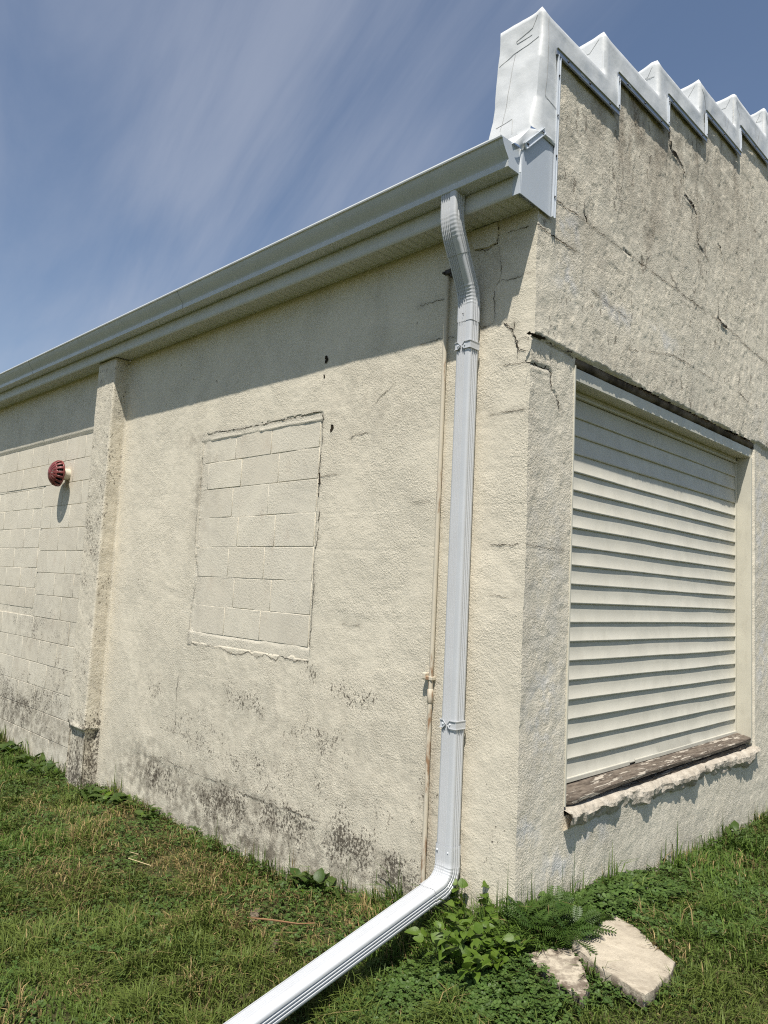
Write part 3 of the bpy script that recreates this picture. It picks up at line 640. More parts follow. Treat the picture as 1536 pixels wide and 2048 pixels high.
# band over the tops and risers
path = []; 
zlow = 3.84
pz = np.linspace(zlow, all_z[0], 34); path += [(lean_y(q)-.01, q, 'r') for q in pz[:-1]]
for k in range(len(all_z)):
    n = max(2, int((all_y[k+1]-all_y[k])/.024)); path += [(a, all_z[k], 't') for a in np.linspace(all_y[k], all_y[k+1], n, endpoint=False)]
    if k+1 < len(all_z):
        n = 10; path += [(all_y[k+1], b, 'r') for b in np.linspace(all_z[k], all_z[k+1], n, endpoint=False)]
path.append((all_y[-1], all_z[-1], 't'))
path = [p for p in path]; pa = np.array([(a, b) for a, b, _ in path]); tp = np.array([c == 't' for *_, c in path])
xsb = np.linspace(CX-rr+.004, BACK, 14); n = len(pa); I, Jx = np.meshgrid(np.arange(n), np.arange(14), indexing='ij'); I = I.ravel(); Jx = Jx.ravel()
Vb = np.c_[xsb[Jx], pa[I, 0], pa[I, 1]].astype(float)
tt = np.gradient(pa, axis=0); tt /= np.linalg.norm(tt, axis=1)[:, None]+1e-9; nb_ = np.c_[-tt[:, 1], tt[:, 0]]
edge = sstep(0, 2, Jx)
wb = (.030*(fb3(Vb, 6, 3, 84)-.5)+.006*(fb3(Vb, 14, 2, 85)-.5))*edge
Vb[:, 1:] += nb_[I]*wb[:, None]
# tips pinch up at the outer corners of each tread
for k in range(len(all_z)//2+1):
    dd2 = np.hypot(Vb[:, 1]-all_y[k], Vb[:, 2]-all_z[k]); kx = np.exp(-(dd2/.05)**2)*np.exp(-((Vb[:, 0]-CX)/.07)**2); Vb[:, 2] += .012*kx; Vb[:, 1] -= .006*kx
    dd2 = np.hypot(V[:, 1]-all_y[k], V[:, 2]-all_z[k]); kx = np.exp(-(dd2/.05)**2); V[:, 2] += .012*kx; V[:, 1] -= .006*kx
Fb = grid_faces(n, 14, len(V))
# apron that runs down over the eaves edge to the gutter
q = np.linspace(0, 1, 14); ap = np.c_[-.11-.145*q-.01*np.sin(q*3.1), 3.842-.150*q-.02*np.sin(q*3.14)]
xa = np.linspace(CX-.004, BACK-.07, 16); I, Jx = np.meshgrid(np.arange(14), np.arange(16), indexing='ij'); I = I.ravel(); Jx = Jx.ravel()
Va = np.c_[xa[Jx], ap[I]]; nr = .03*(fb3(Va, 9, 3, 88)-.5)*sstep(0, 3, I); Va[:, 2] += nr; Va[:, 1] -= .4*nr
Fa = grid_faces(14, 16, len(V)+len(Vb))
AV = np.concatenate([V, Vb, Va]); AF = np.concatenate([F, Fb, Fa]); us_ = np.zeros(len(AV), bool); us_[AF.ravel()] = True; ix = np.cumsum(us_)-1
me = mesh_np('parapet_cap', AV[us_], ix[AF])
bm = bmesh.new(); bm.from_mesh(me); bmesh.ops.remove_doubles(bm, verts=bm.verts, dist=.006); bmesh.ops.recalc_face_normals(bm, faces=bm.faces); bm.to_mesh(me); bm.free()
me.polygons.foreach_set('use_smooth', np.full(len(me.polygons), True))
capo = obj('parapet_cap', me, M['membrane'], B); capo['label'] = 'wrinkled white roofing membrane over the stepped parapet'
# skirt between closure panel and the membrane (front, y<.1)
bm = bmesh.new()
ny = 14; nz = 14
def skirt(u, v):
    yt = float(np.interp(u, [0, .6, 1], [-.255, -.112, .098])); zt = float(np.interp(u, [0, .6, 1], [3.694, 3.845, 3.878]))
    yb = float(np.interp(u, [0, .6, 1], [-.185, -.01, .104])); zb = float(np.interp(u, [0, .6, 1], [3.69, 3.85, 3.84]))
    return (CX+.004+.010*math.sin(3.1*v)*(.2+u)+.004*math.sin(u*9+v*5), yt+(yb-yt)*v, zt+(zb-zt)*v)
G2 = [[bm.verts.new(skirt(i/ny, j/nz)) for j in range(nz+1)] for i in range(ny+1)]
for i in range(ny):
    for j in range(nz): bm.faces.new((G2[i][j], G2[i+1][j], G2[i+1][j+1], G2[i][j+1]))
bm_obj('membrane_skirt', bm, M['membrane'], capo, True)

# termination bars with screws
def bar(p, q, wd, mat, parent, x=CX+.004, th=.006, lip=None):
    p = Vector((0, *p)); q = Vector((0, *q)); t = (q-p); L = t.length; t.normalize(); n = Vector((0, -t.z, t.y))
    bm = bmesh.new(); prof = [(-wd/2, 0), (-wd/2, .010), (-wd/2+.004, .010), (-wd/2+.005, th), (wd/2-.006, th), (wd/2, .013), (wd/2+.002, .012), (wd/2, 0)]
    A = []
    for e in (p, q): A.append([bm.verts.new((x+b, *(e+n*a).yz)) for a, b in prof])
    m_ = len(prof)
    for i in range(m_): bm.faces.new((A[0][i], A[0][(i+1) % m_], A[1][(i+1) % m_], A[1][i]))
    bm.faces.new(A[0]); bm.faces.new(A[1][::-1])
    o = bm_obj('termination_bar', bm, mat, parent)
    k = max(2, int(L/.22)); 
    for i in range(k):
        c = p+t*(L*(i+.5)/k if k > 2 else L*(.12+.76*i)); screw((x+th+.003, c.y+n.y*0, c.z), (1, 0, 0), .0075, o)
    return o
def screw(c, d, r, parent, mat=None):
    bm = bmesh.new(); bmesh.ops.create_cone(bm, cap_ends=True, segments=8, radius1=r, radius2=r*.6, depth=r*.8)
    o = bm_obj('screw', bm, mat or M['screw'], parent, True, math.radians(40)); o.location = c; o.rotation_euler = Vector(d).to_track_quat('Z', 'Y').to_euler(); return o
for k in range(6):
    y1 = bar_y[k+1] if k+1 < len(bar_y) else RIDGE
    bar((bar_y[k]-.012, bar_z[k]), (y1+.012, bar_z[k]), .034, M['bar'], capo)
    if k: bar((bar_y[k], bar_z[k-1]+.018), (bar_y[k], bar_z[k]-.012), .026, M['barlight'], capo, CX+.005)
o = bar((.101, 3.452), (.118, 4.36), .026, M['barlight'], capo, CX+.003)
bar((-.172, 3.712), (-.004, 3.876), .030, M['barlight'], capo, CX+.006)
# lap seams of the membrane
def ribbon(name, P3, nrm, w, mat, parent):
    P3 = np.array(P3, float); out = []
    for a, b in zip(P3, P3[1:]):
        n = max(2, int(np.linalg.norm(b-a)/.02)); out += [a+(b-a)*t for t in np.linspace(0, 1, n, endpoint=False)]
    q = np.array(out+[P3[-1]]); t = np.gradient(q, axis=0); t /= np.linalg.norm(t, axis=1)[:, None]+1e-9
    s_ = np.cross(t, np.array(nrm)); s_ /= np.linalg.norm(s_, axis=1)[:, None]+1e-9; n = len(q)
    nv = np.array(nrm, float)*w*.9
    V = np.concatenate([q-s_*w, q+nv, q+s_*w]); i = np.arange(n-1)
    F = np.concatenate([np.stack([i, i+1, n+i+1, n+i], 1), np.stack([n+i, n+i+1, 2*n+i+1, 2*n+i], 1)])
    return obj(name, mesh_np(name, V, F, True), mat, parent)
from mathutils.bvhtree import BVHTree
CAPM = capo.data; bvh = BVHTree.FromPolygons([v.co.copy() for v in CAPM.vertices], [tuple(p.vertices) for p in CAPM.polygons])
def seam(pts, d, w=.0016):
    d = Vector(d); P3 = []
    pts = [np.array(p, float) for p in pts]; fine_ = []
    for a, b in zip(pts, pts[1:]): fine_ += [a+(b-a)*t for t in np.linspace(0, 1, max(2, int(np.linalg.norm(b-a)/.018)), endpoint=False)]
    fine_.append(pts[-1])
    for p in fine_:
        h = bvh.ray_cast(Vector(p)-d*.3, d, .6)
        if h[0] is not None: P3.append(np.array(h[0]-d*.0012))
    if len(P3) > 2: ribbon('seam', P3, tuple(-d), w, M['seam'], capo)
M['seam'] = simple('seam_grime', (.36, .36, .35), .8, .2)
FY = (0, 1, 0); FX = (-1, 0, 0)
seam([(.015, -.05, 4.40), (-.05, -.05, 4.385), (-.14, -.05, 4.375), (-.225, -.05, 4.335)], FY)
seam([(-.03, -.05, 4.435), (-.12, -.05, 4.425), (-.125, -.05, 4.44), (-.03, -.05, 4.475), (.0, -.05, 4.53)], FY)
seam([(-.13, -.05, 4.375), (-.15, -.05, 4.1), (-.17, -.05, 3.92)], FY, .0013)
seam([(CX, .012, 4.52), (CX, .008, 4.2), (CX, .0, 4.075), (CX, .045, 4.06), (CX, .098, 4.05)], FX, .0014)
seam([(-.20, -.06, 3.95), (-.10, -.06, 3.965), (-.08, -.06, 3.86)], FY, .0014)
for k in (1, 2, 3, 4, 5):
    z0 = STEP_Z[k]; y0 = STEP_Y[k-1]; r_ = random.uniform
    seam([(.0, y0, z0-.02), (-.03-.03*r_(0, 1), y0, z0-.07-r_(0, .02)), (-.09, y0, z0-.075)], FY, .0013)
    if k in (2, 5): seam([(.01, y0, z0-.09), (-.04, y0, z0-.085), (-.12, y0, z0-.11-r_(0, .02))], FY, .0013)
    if k > 2: seam([(CX, y0+.02, z0-.05), (CX, y0+.09, z0-.12), (CX, y0+.10, z0-.16)], FX, .0015)
    if k > 3: seam([(CX, y0-.22, z0-.26), (CX, y0-.215, z0-.37)], FX, .0013); seam([(CX, y0-.14, z0-.27), (CX, y0-.19, z0-.4)], FX, .0013)

# ---------------------------------------------------------------- sided-over opening in the gable wall
bm = bmesh.new(); box(bm, -.20, -.155, WY0, WY1, .44, 2.76); WIN = bm_obj('window_infill', bm, M['trim'], B); WIN['label'] = 'opening closed with cream lap siding above a rotten sill'
YL, YR = .428, 3.118; zr = list(np.linspace(.515, 2.53, 20))+[2.634]
def plank(k, z0, z1):
    n = 46; ys = np.linspace(YL, YR, n); t = (ys-YL)/(YR-YL); rng = np.random.default_rng(900+k)
    low = max(0, 1-k/11)
    bul = .016*np.sin(np.pi*t)**1.3*low+.004*(fb2(t*4, t*0+k*.13, 1, 2, 44)-.5)
    dep = .0125+.006*(fb2(t*5, t*0+k*.9, 1, 2, 46)-.5)+(.003*np.sin(t*3.1)*low)
    wz = .004*(fb2(t*3, t*0+k*.5, 1, 2, 47)-.5)+.005*np.sin(np.pi*t)*low*(1 if k < 4 else .2)
    if k == 5: wz = wz+.003*np.exp(-((t-.86)/.05)**2)
    x = -.128+bul; rows = []
    for dx, f, dz in ((-.012, 1., .012), (.001, 1., .0), (.4, .55, 0), (.93, .03, 0), (1., .0, .002), (1., 0., -.003), (.86, 0, -.006), (-.3, 0, -.006)):
        xx = x+dx*dep if abs(dx) > .02 else x+dx
        rows.append(np.c_[xx, ys, z0+(z1-z0)*f+dz+wz*(1-.3*f)])
    V = np.stack(rows, 0).reshape(-1, 3); me = mesh_np('siding_plank', V, grid_faces(len(rows), n), True)
    me.set_sharp_from_angle(angle=math.radians(35)); return obj('siding_plank', me, M['siding'], WIN)
for k in range(20): plank(k, zr[k], zr[k+1])
# finishing strips at the head and the foot of the siding
extr = lambda name, bmf, mat, par: None
bm = bmesh.new(); box(bm, -.128, -.104, YL, YR, 2.637, 2.651, .002); box(bm, -.128, -.112, YL, YR, 2.653, 2.676, .002); bm_obj('top_channel', bm, M['siding'], WIN)
n = 40; ys = np.linspace(YL, YR, n); t = (ys-YL)/(YR-YL); bul = .016*np.sin(np.pi*t)**1.3; wz = .006*np.sin(np.pi*t)
for nm, (a, b) in (('starter_strip', (0, 14)), ('starter_strip', (14, 40))):
    s_ = slice(a, b); pr = [(-.010, .020), (.016, .018), (.018, .014), (.018, -.006), (.014, -.009), (-.010, -.009)]
    rows = [np.c_[-.128+bul[s_]+dx, ys[s_], .512-.012*(1-t[s_])+wz[s_]+dz] for dx, dz in pr]
    obj(nm, mesh_np(nm, np.stack(rows).reshape(-1, 3), grid_faces(len(pr), b-a), False), M['siding'], WIN)
# head trim: face strip, underside, rotten gap above, its shade painted black
bm = bmesh.new(); v = box(bm, -.150, -.016, WY0-.004, WY1-.012, 2.676, 2.752, .002)
bm_obj('head_trim', bm, M['trim'], WIN)
bm = bmesh.new(); box(bm, -.0158, -.012, WY0-.002, WY1-.014, 2.680, 2.747, .001); bm_obj('head_flashing', bm, M['trim'], WIN)
us_ = np.linspace(WY0-.02, WY1+.02, 180); rows = []
for j, (dx, zz0) in enumerate(((-.10, 2.762), (-.016, 2.757), (-.004, 2.772), (-.002, 2.80), (-.10, 2.83))):
    rows.append(np.c_[dx+.016*(fb2(us_, us_*0+j*.7, 14, 3, 53)-.5), us_, zz0+.022*(fb2(us_, us_*0+j*.3, 9, 4, 54)-.5)])
obj('rotten_lintel_edge', mesh_np('rotten_lintel_edge', np.stack(rows).reshape(-1, 3), grid_faces(5, 180), True), M['woodd'], WIN)
bm = bmesh.new(); box(bm, -.27, -.03, WY0-.01, WY1+.02, 2.753, 2.84); bm_obj('lintel_shade_fill', bm, M['dark'], WIN)  # solid near-black box, paints the shade in the gap over the head
# side trims
bm = bmesh.new(); box(bm, -.155, -.006, 3.122, 3.150, .45, 2.676, .002); box(bm, -.128, -.112, 3.098, 3.122, .50, 2.676, .002); bm_obj('jamb_trim', bm, M['trim'], WIN)
bm = bmesh.new(); box(bm, -.155, .006, .416, .429, .43, 2.755, .002); bm_obj('jamb_trim', bm, M['trim'], WIN)
# raw plaster edge at the right of the opening
zs = np.linspace(.40, 2.745, 190); rows = []
for j, (dx, yy) in enumerate(((-.10, 3.152), (-.004, 3.154), (.007, 3.166), (.008, 3.182), (.0, 3.196))):
    rows.append(np.c_[dx+.008*(fb2(zs, zs*0+j, 16, 3, 57)-.5), yy+.014*(fb2(zs, zs*0+j*.4, 12, 4, 58)-.5)*(j > 0), zs])
obj('plaster_edge', mesh_np('plaster_edge', np.stack(rows).reshape(-1, 3), grid_faces(5, 190), True), M['mortar'], WIN)
# warped sill board
n = 60; ys = np.linspace(.432, 3.12, n); t = (ys-ys[0])/(ys[-1]-ys[0]); warp = .012*np.sin(np.pi*t)-.004+.006*np.sin(2*np.pi*t)
rg = .006*(fb2(ys, ys*0, 16, 3, 91)-.5); eat = .05*np.exp(-(t/.02)**2)
zb = .492+.028*t+warp*.4; zf = .450+.048*t+warp
prof = [(-.15, zb-.022), (-.15, zb), (-.09, zb-.3*(zb-zf)), (-.05, zb-.62*(zb-zf)+rg*.5), (-.012+rg-eat, zf+.002), (-.004+rg-eat, zf-.006), (-.006+rg*1.5-eat, zf-.026+rg*.5), (-.02-eat, zf-.030), (-.15, zb-.028)]
V = np.stack([np.c_[np.broadcast_to(a, ys.shape), ys, b] for a, b in prof]); me = mesh_np('sill_board', V.reshape(-1, 3), grid_faces(len(prof), n), True); me.set_sharp_from_angle(angle=math.radians(40))
obj('sill_board', me, M['wood'], WIN)
# second, rotten board below
n = 50; ys = np.linspace(1.02, 3.05, n); t = (ys-ys[0])/(ys[-1]-ys[0]); rg = .018*(fb2(ys, ys*0, 13, 4, 92)-.5); eat = .06*np.exp(-(t/.05)**2)
prof = [(-.15, .425+.04*t), (-.05, .420+.035*t+rg*.4), (-.022+rg-eat, .414+.035*t+rg*.4), (-.018+rg*1.4-eat, .395+.03*t+rg*.5), (-.15, .40+.03*t)]
V = np.stack([np.c_[np.broadcast_to(a, ys.shape), ys, np.broadcast_to(b, ys.shape)] for a, b in prof]); me = mesh_np('rotten_board', V.reshape(-1, 3), grid_faces(len(prof), n), True); me.set_sharp_from_angle(angle=math.radians(40))
obj('rotten_board', me, M['wood'], WIN)
bm = bmesh.new(); box(bm, -.16, -.035, .432, 3.12, .39, .405); box(bm, -.165, -.15, .432, 3.12, .38, .50); bm_obj('sill_shade_fill', bm, M['dark'], WIN)  # solid near-black boxes, paint the shade beneath the sill board
# splinters and debris in the gap
rng = np.random.default_rng(5); bm = bmesh.new()
for k in range(46):
    y = rng.uniform(.5, 3.05); x = rng.uniform(-.07, -.012); L = rng.uniform(.03, .12); z = .405+.03*(y-.45)/2.6+rng.uniform(0, .02); a = rng.normal(0, .22)
    p = Vector((x, y, z)); d = Vector((rng.normal(0, .25), 1, a)).normalized()*L/2; wv = Vector((.004, 0, .003))*rng.uniform(.5, 1.6)
    q = [bm.verts.new(p-d-wv), bm.verts.new(p+d*.9-wv*.3), bm.verts.new(p+d+wv*.2), bm.verts.new(p-d*.8+wv)]; bm.faces.new(q)
tag(bm_obj('splinters', bm, M['wood'], WIN), kind='stuff')
# broken masonry sill: rough lumpy band
us_ = np.linspace(.415, 3.19, 300); pr = [(-.10, .405, 0), (-.05, .412, .2), (-.012, .408, .7), (.010, .396, 1), (.020, .380, 1.1), (.022, .362, 1.1), (.016, .345, 1.1), (.012, .328, 1.1), (.004, .312, .8), (-.006, .308, .2)]
U, K = np.meshgrid(us_, np.arange(len(pr)), indexing='ij'); PR = np.array(pr); k = K.ravel(); u = U.ravel(); lift = .012*(u-.42)/2.7
x = PR[k, 0]; z = PR[k, 1]+lift; amp = PR[k, 2]
P3 = np.c_[x, u, z]; big = fb3(P3, 4.5, 2, 101)-.5; sm = fb3(P3, 22, 3, 102)-.5; rid = np.abs(fb3(P3*[1, .7, 1], 9, 2, 103)-.5)
dx_ = amp*(.06*big+.026*sm-.075*rid+.012); dz_ = amp*(.075*(fb3(P3*[0, 1, 0]+7, 5, 3, 104)-.5)+.02*(fb3(P3+3, 20, 2, 105)-.5))*(1.3-.9*(z > .38))
V = np.c_[x+dx_, u+amp*.02*(fb3(P3+9, 15, 2, 106)-.5), z+dz_]
me = mesh_np('broken_sill', V, grid_faces(len(us_), len(pr)), False); obj('broken_sill', me, M['broken'], B)

# ---------------------------------------------------------------- downspout
DX = -.3575
D = empty('downspout', (DX, -.06, 0)); tag(D, 'white corrugated metal downspout with elbows running down beside the corner', 'downspout')
def ds_profile(gx=0., gd=0.):
    """closed section (across, depth) of a corrugated 4 x 3 in spout; across = world x, depth towards viewer negative"""
    w, d, r = .0515+gx, .040+gx, .013; P = []
    def face(a, b, nrm, ribs):
        a = np.array(a); b = np.array(b); L = np.linalg.norm(b-a); t = (b-a)/L; n = np.array(nrm)
        P.append(tuple(a))
        for c, h in ribs:
            for o, hh in ((-.0050, 0), (-.0020, h), (.0020, h), (.0050, 0)): P.append(tuple(a+t*(c*L+o)-n*hh))
        P.append(tuple(b))
    def arc(cx, cy, a0, a1):
        for a in np.linspace(a0, a1, 5)[1:-1]: P.append((cx+r*math.cos(a), cy+r*math.sin(a)))
    g = .0062-gd
    face((-w+r, -d), (w-r, -d), (0, -1), [(c, g) for c in (.05, .195, .34, .485, .63)]); arc(w-r, -d+r, -math.pi/2, 0)
    face((w, -d+r), (w, d-r), (1, 0), [(c, g) for c in (.22, .5, .78)]); arc(w-r, d-r, 0, math.pi/2)
    face((w-r, d), (-w+r, d), (0, 1), [(c, g) for c in (.2, .4, .6, .8)]); arc(-w+r, d-r, math.pi/2, math.pi)
    face((-w, d-r), (-w, -d+r), (-1, 0), [(c, g) for c in (.22, .5, .78)]); arc(-w+r, -d+r, math.pi, 1.5*math.pi)
    return np.array(P)
def sweep(name, path, prof, mat, parent, rip=None, scale=None):
    """path of (y,z) in the plane x = 0 of the parent; section kept square to it"""
    p = np.array(path, float); t = np.gradient(p, axis=0); t /= np.linalg.norm(t, axis=1)[:, None]
    n = np.c_[-t[:, 1], t[:, 0]]           # points to the wall for a downward path
    m = len(prof); V = []
    for i in range(len(p)):
        sc = 1 if scale is None else scale[i]; pr = prof*sc
        if rip is not None:
            k = rip[i]; pr = pr*(1+k*np.array([.35, 1.])[None, :]) if np.ndim(k) == 0 else pr
        V.append(np.c_[pr[:, 0], p[i, 0]+pr[:, 1]*n[i, 0], p[i, 1]+pr[:, 1]*n[i, 1]])
    V = np.concatenate(V); i, j = np.meshgrid(np.arange(len(p)-1), np.arange(m), indexing='ij'); j2 = (j+1) % m
    F = np.stack([i*m+j, i*m+j2, (i+1)*m+j2, (i+1)*m+j], -1).reshape(-1, 4)
    me = mesh_np(name, V, F, True); me.set_sharp_from_angle(angle=math.radians(38)); o = obj(name, me, mat, parent); return o
def arcpath(p0, d0, d1, rad, n):
    """circular bend from heading d0 to d1 starting at p0"""
    d0 = np.array(d0, float)/np.linalg.norm(d0); d1 = np.array(d1, float)/np.linalg.norm(d1)
    a0 = math.atan2(d0[1], d0[0]); a1 = math.atan2(d1[1], d1[0]); da = (a1-a0+math.pi) % (2*math.pi)-math.pi
    p = np.array(p0, float); out = [p.copy()]; st = abs(da)*rad/n
    for k in range(n):
        a = a0+da*(k+.5)/n; p = p+st*np.array([math.cos(a), math.sin(a)]); out.append(p.copy())
    return out
yo, yw = -.232+.06, -.005
PR = ds_profile(); PRb = ds_profile(.0018); PRt = ds_profile(-.0022)
th = math.radians(27); dd_ = (math.sin(th), -math.cos(th))
# upper elbow at the outlet
e1 = [(yo, 3.572), (yo, 3.54), (yo, 3.50)] + arcpath((yo, 3.475), (0, -1), dd_, .30, 30); q = e1[-1]
e1 += [(q[0]+dd_[0]*s_, q[1]+dd_[1]*s_) for s_ in (.02, .05, .075)]
rip = [0]*4+[(.035 if (k % 4) in (1, 2) else -.012) if k > 3 else 0 for k in range(30)]+[0]*3
def crimp(path, prof, a0, n, side, amp, per=4):
    """crimps pressed in on one side of the bend (+1 wall side, -1 outer)"""
    out = []
    return out
sweep('elbow', e1, PRb, M['spout'], D, [r*.5 for r in rip])
q = e1[-1]; drop = (yw-q[0])/dd_[0]
th2 = .24; L = 0
ang = th; need = .26*(1-math.cos(th)); sl_ = max(.02, (yw-q[0]-need)/math.sin(th))
e2 = [(q[0]-dd_[0]*.02, q[1]-dd_[1]*.02)]+[(q[0]+dd_[0]*sl_*s_, q[1]+dd_[1]*sl_*s_) for s_ in (.0, .5, .95)]
e2 += arcpath((q[0]+dd_[0]*sl_, q[1]+dd_[1]*sl_), dd_, (0, -1), .26, 30); q2 = e2[-1]
e2 += [(q2[0], q2[1]-s_) for s_ in (.03, .06, .085)]
rip2 = [0]*4+[(.05 if (k % 5) in (1, 2) else -.01) for k in range(31)]+[0]*3
rip2 = (rip2+[0]*50)[:len(e2)]
sweep('elbow', e2, PR, M['spout'], D, [r*.6 for r in rip2])
zt = q2[1]-.075; zb_ = .205
pipe = [(yw, zz1) for zz1 in np.linspace(zt+.06, zb_, 14)]
pipe_o = sweep('pipe', pipe, PRt, M['spout'], D)
# lower elbow and the extension that runs out over the grass
dx_out = np.array([-.976, -.218]); bendp = arcpath((yw, .155), (0, -1), dx_out, .105, 34)
e3 = [(yw, .25), (yw, .21), (yw, .18)]+bendp; q3 = e3[-1]; e3 += [tuple(np.array(q3)+dx_out*s_) for s_ in (.02, .05, .06)]
rip3 = [0]*3+[(.05 if (k % 5) in (1, 2) else -.012) for k in range(35)]+[0]*3
sweep('elbow', e3, PRb, M['spout'], D, [r*.6 for r in rip3][:len(e3)])
ext = [tuple(np.array(q3)+dx_out*s_) for s_ in np.linspace(.03, 1.75, 12)]
sweep('extension', ext, PRt, M['spout'], D, scale=[1.03]*12)
# straps with pointed ends, rims and screws
def strap(zc, parent):
    w, d = .0502, .0388; th_ = .0018; h = .019
    bm = bmesh.new(); yb = -.005
    def plate(pts):
        f = bm.faces.new([bm.verts.new(p) for p in pts]); r = bmesh.ops.extrude_face_region(bm, geom=[f])
        return [v for v in r['geom'] if isinstance(v, bmesh.types.BMVert)]
    for sgn, tipx, sh in ((1, -.004, .016), (-1, -.012, .018)):
        xe = sgn*w
        pts = [(xe, yb-d, zc-h), (xe, yb-d, zc+h), (tipx+sgn*sh, yb-d, zc+h), (tipx, yb-d, zc), (tipx+sgn*sh, yb-d, zc-h)]
        for v in plate(pts): v.co.y -= th_
        pts = [(xe, yb-d, zc-h), (xe, yb-d, zc+h), (xe, .032, zc+h), (xe, .032, zc-h)]
        for v in plate(pts): v.co.x += sgn*th_
        # raised rims
        rim = [(xe, zc+h), (tipx+sgn*sh, zc+h), (tipx, zc), (tipx+sgn*sh, zc-h), (xe, zc-h)]
        for (xa, za), (xb, zb2) in zip(rim, rim[1:]):
            a = Vector((xa, yb-d-th_-.001, za)); b = Vector((xb, yb-d-th_-.001, zb2)); t_ = (b-a).normalized(); n_ = Vector((-t_.z, 0, t_.x))*.0017
            vs_ = [bm.verts.new(p+o2) for p in (a, b) for o2 in (n_, -n_, -n_+Vector((0, -.0035, 0)), n_+Vector((0, -.0035, 0)))]
            for qd in ((0, 1, 5, 4), (1, 2, 6, 5), (2, 3, 7, 6), (3, 0, 4, 7), (0, 3, 2, 1), (4, 5, 6, 7)): bm.faces.new([vs_[i] for i in qd])
        for zz1 in (zc+h, zc-h): box(bm, xe-.001 if sgn > 0 else xe-.004, xe+.004 if sgn > 0 else xe+.001, yb-d-.003, .031, zz1-.0017, zz1+.0017)
    o = bm_obj('strap', bm, M['spout'], parent)
    for sgn in (1, -1): screw((sgn*.022-.008, yb-d-th_-.003, zc), (0, -1, 0), .0055, o, M['wscrew'])
    return o
strap(2.795, D); strap(.835, D)
for x, z in ((-.036, .222), (.033, .222)): screw((x, yw-.0425, z), (0, -1, 0), .0055, D, M['wscrew'])
screw((.052, q3[0]+.03, q3[1]+.02), (1, -.3, .3), .0055, D, M['wscrew'])
screw((-.005, yw-.043, zt+.03), (0, -1, 0), .004, D)

# ---------------------------------------------------------------- conduit beside the downspout
def tube(name, pts, r, mat, parent, seg=10, caps=True):
    bm = bmesh.new(); rings = []
    P = [Vector(p) for p in pts]; rr_ = r if isinstance(r, (list, tuple)) else [r]*len(P)
    for i, p in enumerate(P):
        t = (P[min(i+1, len(P)-1)]-P[max(i-1, 0)]).normalized(); a = t.orthogonal().normalized()
        if i and abs(t.z) > .99: a = Vector((1, 0, 0))
        if abs(t.z) > .9: a = (Vector((1, 0, 0))-t*t.x).normalized()
        b = t.cross(a); rings.append([bm.verts.new(p+(a*math.cos(k*2*math.pi/seg)+b*math.sin(k*2*math.pi/seg))*rr_[i]) for k in range(seg)])
    for A, Bq in zip(rings, rings[1:]):
        for k in range(seg): bm.faces.new((A[k], A[(k+1) % seg], Bq[(k+1) % seg], Bq[k]))
    if caps: bm.faces.new(rings[0][::-1]); bm.faces.new(rings[-1])
    return bm_obj(name, bm, mat, parent, True, math.radians(45))
K = empty('conduit_pipe', (-.552, -.022, -.2)); tag(K, 'thin cream-painted conduit with rust streaks fixed left of the downspout', 'pipe')
tube('lower_tube', [(0, 0, 0), (.001, 0, .6), (-.001, -.001, 1.15)], .0125, M['conduit'], K)
tube('upper_tube', [(-.001, -.001, 1.15), (.0, 0, 2.2), (-.003, .001, 3.47)], .0125, M['conduit'], K)
cp_ = tube('coupling', [(-.001, -.001, 1.105), (-.001, -.001, 1.11), (-.001, -.001, 1.175), (-.001, -.001, 1.18)], [.013, .0165, .0165, .013], M['conduit'], K)
bm = bmesh.new(); box(bm, -.045, .016, -.016, .02, 1.225, 1.245, .003); box(bm, -.05, -.026, -.020, .018, 1.228, 1.262, .004); bm_obj('clamp', bm, M['conduit'], K)
bm = bmesh.new(); box(bm, -.012, .034, -.02, .022, 3.455, 3.485, .004); box(bm, -.02, -.004, -.03, .02, 3.462, 3.474, .003); box(bm, .02, .04, -.012, .022, 3.44, 3.51, .004); bm_obj('top_bracket', bm, M['iron'], K)

# ---------------------------------------------------------------- mushroom vent
VN = empty('wall_vent', (-5.585, .05, 2.495)); tag(VN, 'round dark red slotted vent cap on a stub pipe in the block wall', 'vent')
tube('stub_pipe', [(0, -.04, 0), (0, -.08, 0), (0, -.139, 0)], .060, M['pvc'], VN, 24, False)
R_ = .132; NP = 16*8; NTh = 30; V = []; F = []
for a in range(NTh+1):
    tq = a/NTh*math.radians(97)
    for b in range(NP):
        ph = 2*math.pi*b/NP; rr_ = R_*math.sin(tq); yy = -.150-.092*math.cos(tq)-(.004 if a < 3 else 0)
        V.append((rr_*math.cos(ph), yy, rr_*math.sin(ph)))
for a in range(NTh):
    for b in range(NP):
        ph = (b % 8); f = a/NTh
        if .50 < f < .90 and ph in (2, 3, 4, 5) and not (f < .54 and ph in (2, 5)): continue
        if .13 < f < .44 and ph in (3, 4) and (f > .3 or ph == 3 or True) and (b//8) % 1 == 0: continue
        F.append((a*NP+b, a*NP+(b+1) % NP, (a+1)*NP+(b+1) % NP, (a+1)*NP+b))
me = mesh_np('dome', V, F, True); o = obj('dome', me, M['vent'], VN); sm = o.modifiers.new('s', 'SOLIDIFY'); sm.thickness = .006; sm.offset = 0
bm = bmesh.new(); bmesh.ops.create_cone(bm, cap_ends=True, segments=40, radius1=.129, radius2=.129, depth=.006); bmesh.ops.rotate(bm, verts=bm.verts, matrix=Matrix.Rotation(math.pi/2, 3, 'X')); bmesh.ops.translate(bm, verts=bm.verts, vec=(0, -.142, 0)); bm_obj('back_plate', bm, M['vent'], VN, True, math.radians(40))

